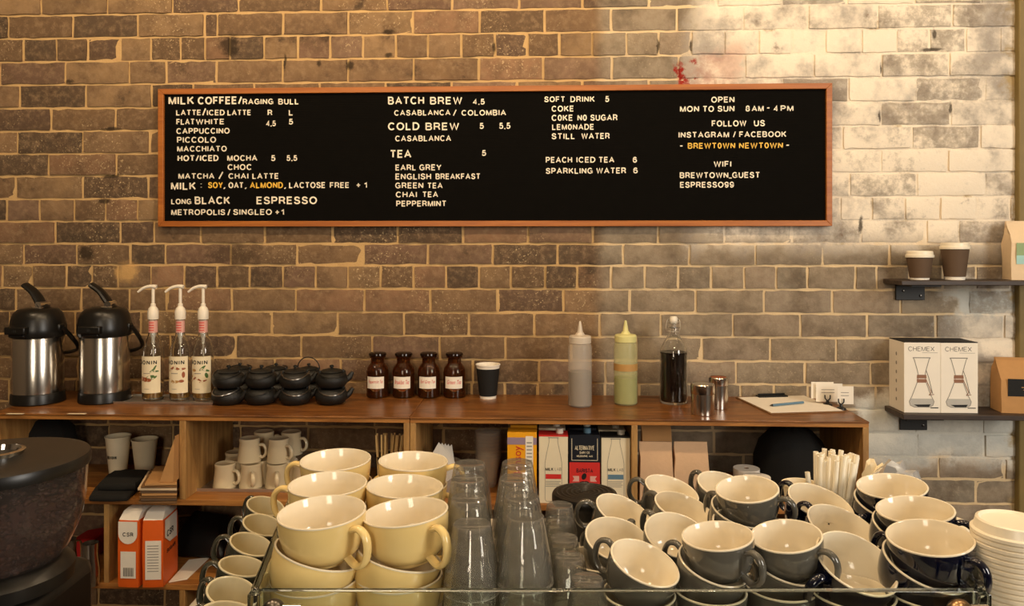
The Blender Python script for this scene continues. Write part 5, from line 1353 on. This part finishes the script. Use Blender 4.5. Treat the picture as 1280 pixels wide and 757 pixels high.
# ------------------------------------------------------------------ upturned glasses
def glass_proto(name, group, R, r, h):
    bm = B(); w = .0022
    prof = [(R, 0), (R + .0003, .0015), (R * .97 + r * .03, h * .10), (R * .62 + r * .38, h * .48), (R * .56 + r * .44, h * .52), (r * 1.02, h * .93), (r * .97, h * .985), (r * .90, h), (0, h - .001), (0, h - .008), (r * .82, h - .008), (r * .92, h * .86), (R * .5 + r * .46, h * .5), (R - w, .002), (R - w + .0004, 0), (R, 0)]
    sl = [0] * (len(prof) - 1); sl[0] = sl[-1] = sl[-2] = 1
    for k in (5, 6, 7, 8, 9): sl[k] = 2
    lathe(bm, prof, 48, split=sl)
    for v in bm.verts:                                # soft facets on the upper half
        z = v.co.z / h
        if .52 < z < .95:
            a = math.atan2(v.co.y, v.co.x); k = 1 - .018 * (1 + math.cos(10 * a)); v.co.x *= k; v.co.y *= k
    t = thing(name, 'x', 'glass', Matrix(), group); part('tumbler', bm, [M['tumbler'], M['tumbler_rim_glint'], M['tumbler_base']], t); return t
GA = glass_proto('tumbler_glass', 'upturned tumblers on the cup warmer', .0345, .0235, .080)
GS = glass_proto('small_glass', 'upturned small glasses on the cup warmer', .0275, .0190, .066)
gused = set()
def gl(proto, label, p):
    m = TR(p, random.uniform(0, 1))
    if proto.name not in gused: gused.add(proto.name); proto.matrix_basis = m; proto['label'] = label
    else: dup(proto, m, label)
rowsn = ['front', 'second', 'third', 'back']
lev3 = ['bottom', 'middle', 'top']
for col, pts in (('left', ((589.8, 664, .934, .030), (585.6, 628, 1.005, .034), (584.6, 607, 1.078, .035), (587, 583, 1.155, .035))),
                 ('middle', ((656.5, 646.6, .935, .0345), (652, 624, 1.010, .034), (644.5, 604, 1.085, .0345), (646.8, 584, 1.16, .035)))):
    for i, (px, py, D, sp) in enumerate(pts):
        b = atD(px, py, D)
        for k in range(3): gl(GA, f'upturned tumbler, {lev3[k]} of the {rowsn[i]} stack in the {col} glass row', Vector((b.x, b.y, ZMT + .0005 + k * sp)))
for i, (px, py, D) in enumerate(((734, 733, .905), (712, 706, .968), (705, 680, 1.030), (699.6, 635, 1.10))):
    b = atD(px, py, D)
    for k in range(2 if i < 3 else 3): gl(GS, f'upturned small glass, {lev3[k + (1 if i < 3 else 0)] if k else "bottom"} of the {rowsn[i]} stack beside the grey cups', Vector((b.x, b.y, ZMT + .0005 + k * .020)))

# ------------------------------------------------------------------ tub, straws, wrapped packets, lids behind the cups
c = atD(731, 620, 1.275)
t = thing('black_tub', 'round black tub with ribbed lid behind the grey cups', 'tub', TR((c.x, c.y, ZMT + .0005)))
part('tub', lathe(B(), [(0, 0), (.042, 0), (.048, .052), (.045, .052), (0, .050)], 36), M['black'], t)
pr = [(.046, .050), (.0535, .050), (.0545, .054), (.0545, .063), (.0525, .067)]
for k in range(6): pr += [(.050 - .008 * k, .0675), (.047 - .008 * k, .0685), (.0455 - .008 * k, .0675)]
part('lid', lathe(B(), pr + [(0, .0675)], 48), M['black'], t)
c = atD(1038, 620, 1.235)
sc = Vector((c.x, c.y, ZMT + .0005))
t = thing('straw_cup', 'clear plastic cup full of paper straws', 'cup', TR(sc))
part('cup', lathe(B(), [(0, 0), (.026, 0), (.034, .078), (.0355, .079), (.0345, .081), (.0325, .080), (.0248, .002), (0, .002)], 36), M['clearp'], t)
sp = None
r = random.Random(3)
for k in range(40):
    a = 2 * PI * r.random(); rad = .0215 * math.sqrt(r.random()); lean = Vector((.09 * math.cos(a) * rad / .02 + .07, .05 * math.sin(a) * rad / .02, 1)).normalized()
    base = sc + Vector((rad * math.cos(a) - .002, rad * math.sin(a), .003)); q = Vector((0, 0, 1)).rotation_difference(lean).to_matrix().to_4x4()
    if k == 39: base = sc + Vector((-.0235, -.004, .003)); q = Matrix.Rotation(-.13, 4, 'Y')
    m = Matrix.Translation(base) @ q @ Matrix.Scale(r.uniform(.92, 1.0) if k < 39 else .78, 4, (0, 0, 1))
    if sp is None:
        bm = B(); R_ = .0040; lathe(bm, [(R_, 0), (R_, .142), (R_ - .0006, .142), (R_ - .0006, 0), (R_, 0)], 14)
        sp = solo('paper_straw', bm, M['straw'], 'cream paper straw in the clear cup', 'straw', m, 'paper straws in the clear cup')
    else: dup(sp, m, 'cream paper straw in the clear cup' if k < 39 else 'lone cream paper straw apart at left of the bundle')
c = atD(1005, 612, 1.30); paper_cup('paper_cup', 'cream paper cup behind the navy cup, left of the straws', Vector((c.x - .004, c.y + .004, ZMT + .0005)), .020, .029, .071, M['paper2'])
def packet(label, px, py, D, s, m, seed):
    c = atD(px, py, D); r = random.Random(seed); bm = B()
    bmesh.ops.create_icosphere(bm, subdivisions=3, radius=1)
    for v in bm.verts:
        n = 1 + r.uniform(-.16, .16); v.co = Vector((v.co.x * s[0] * n, v.co.y * s[1] * n, (v.co.z * n + 1) * s[2]))
        if v.co.z < 0: v.co.z = 0
    solo('wrapped_packet', bm, m, label, 'packet', Matrix.Translation((c.x, c.y, ZMT + .0005)), 'wrapped packets behind the navy cups', sharp=25)
packet('shiny silver wrapped packet behind the rear navy cup', 1120, 590, 1.28, (.042, .028, .058), M['wrap'], 1)
packet('cream wrapped packet left of the silver one', 1093, 590, 1.30, (.022, .022, .056), M['paper2'], 2)
def lid_stack(n, px, D, R, label_top, label_rest, grp):
    c = atD(px, 700, D); t0 = None
    for k in range(n):
        m = Matrix.Translation((c.x + random.uniform(-.0006, .0006), c.y, ZMT + .0005 + .0062 * k)); lb = label_top if k == n - 1 else label_rest
        if t0 is None:
            t0 = thing('cup_lid', lb, 'lid', m, grp)
            part('lid', lathe(B(), [(R - .003, 0), (R, .0004), (R, .0042), (R - .0015, .0052), (R - .0035, .0058), (R - .006, .016), (R - .009, .0172), (R - .012, .014), (0, .0135), (0, .0127), (R - .0125, .0132), (R - .009, .0164), (R - .0068, .0155), (R - .0045, .005), (R - .003, .0045), (R - .003, 0)], 48), M['lid'], t0)
        else: dup(t0, m, lb, grp)
lid_stack(22, 1267, .925, .0455, 'topmost white cup lid of the tall front stack', 'white cup lid in the tall front stack, below the topmost', 'white lids in the tall front stack')
lid_stack(8, 1180, 1.16, .043, 'topmost white cup lid of the low rear stack', 'white cup lid in the low rear stack, below the topmost', 'white lids in the low rear stack')

# ------------------------------------------------------------------ coffee grinder
gx, gy = (-5 - 640) / F * .96, .96
t = thing('coffee_grinder', 'black coffee grinder with smoky bean hopper at left edge', 'coffee grinder', MC @ Matrix.Translation((gx, gy, ZB)))
H = lambda py: 1.5 - (py - 304) / F * .96 - ZB          # heights read on the hopper's axis
bm = B(); box(bm, -.074, .074, -.105, .10, .02, H(728)); part('body', bm, M['black'], t, .02)
bm = B(); box(bm, -.12, .12, -.14, .14, 0, .022); part('base_plate', bm, M['black'], t, .006)
part('collar', lathe(B(), [(.055, H(730)), (.086, H(728)), (.087, H(712)), (.078, H(702)), (.072, H(699)), (.055, H(699))], 48), M['black'], t)
hop = [(.070, H(702)), (.080, H(689)), (.0885, H(670)), (.0955, H(651)), (.0995, H(626)), (.1022, H(582))]
part('hopper', lathe(B(), hop + [(r_ - .0022, z_) for r_, z_ in hop[::-1]] + [hop[0]], 56), M['smoke'], t)
ld = part('lid', lathe(B(), [(.095, H(587)), (.1045, H(586)), (.1055, H(577)), (.1035, H(572)), (.090, H(569)), (.06, H(570)), (.03, H(568)), (0, H(568))], 56), M['black'], t)
part('lid_ring', lathe(B(), [(.030, H(568)), (.032, H(563)), (.027, H(562)), (.025, H(568))], 32), M['chrome'], ld)
bm = B(); box(bm, .055, .085, -.112, -.104, H(727), H(722)); tube(bm, [(.02, -.12, H(735)), (.055, -.115, H(729))], .004, 8); part('adjust_lever', bm, M['chrome'], t, .001)
bm = B(); bmesh.ops.create_uvsphere(bm, u_segments=16, v_segments=10, radius=.007, matrix=Matrix.Translation((.012, -.122, H(737)))); part('brass_knob', bm, M['brass'], t)
# the beans that fill the hopper
bm = B()
bot = [(max(.01, r_ - .008), z_) for r_, z_ in hop if z_ < H(605)]
core = [(0, H(701))] + bot + [(bot[-1][0], H(610)), (0, H(604))]
lathe(bm, core, 40)
r = random.Random(11); zt, zb = H(604), H(700)
def rad(z):
    for (r0, z0), (r1, z1) in zip(hop, hop[1:]):
        if z0 <= z <= z1: return r0 + (r1 - r0) * (z - z0) / (z1 - z0)
    return hop[0][0]
for k in range(1500):
    top = k % 6 == 0
    z = zt - .002 if top else zb + (zt - zb) * r.random(); q = 2 * PI * r.random(); R_ = (rad(z) - .0075) * (math.sqrt(r.random()) if top else 1)
    m = Matrix.Translation((R_ * math.cos(q), R_ * math.sin(q), z)) @ Matrix.Rotation(r.uniform(0, 6), 4, 'Z') @ Matrix.Rotation(r.uniform(0, 6), 4, 'X') @ Matrix.Diagonal((.0055, .0038, .0032, 1))
    bmesh.ops.create_icosphere(bm, subdivisions=1, radius=1, matrix=m)
o = solo('coffee_beans', bm, M['beans'], 'dark roasted coffee beans filling the grinder hopper', 'coffee beans', MC @ Matrix.Translation((gx, gy, ZB)), sharp=80)
o['kind'] = 'stuff'
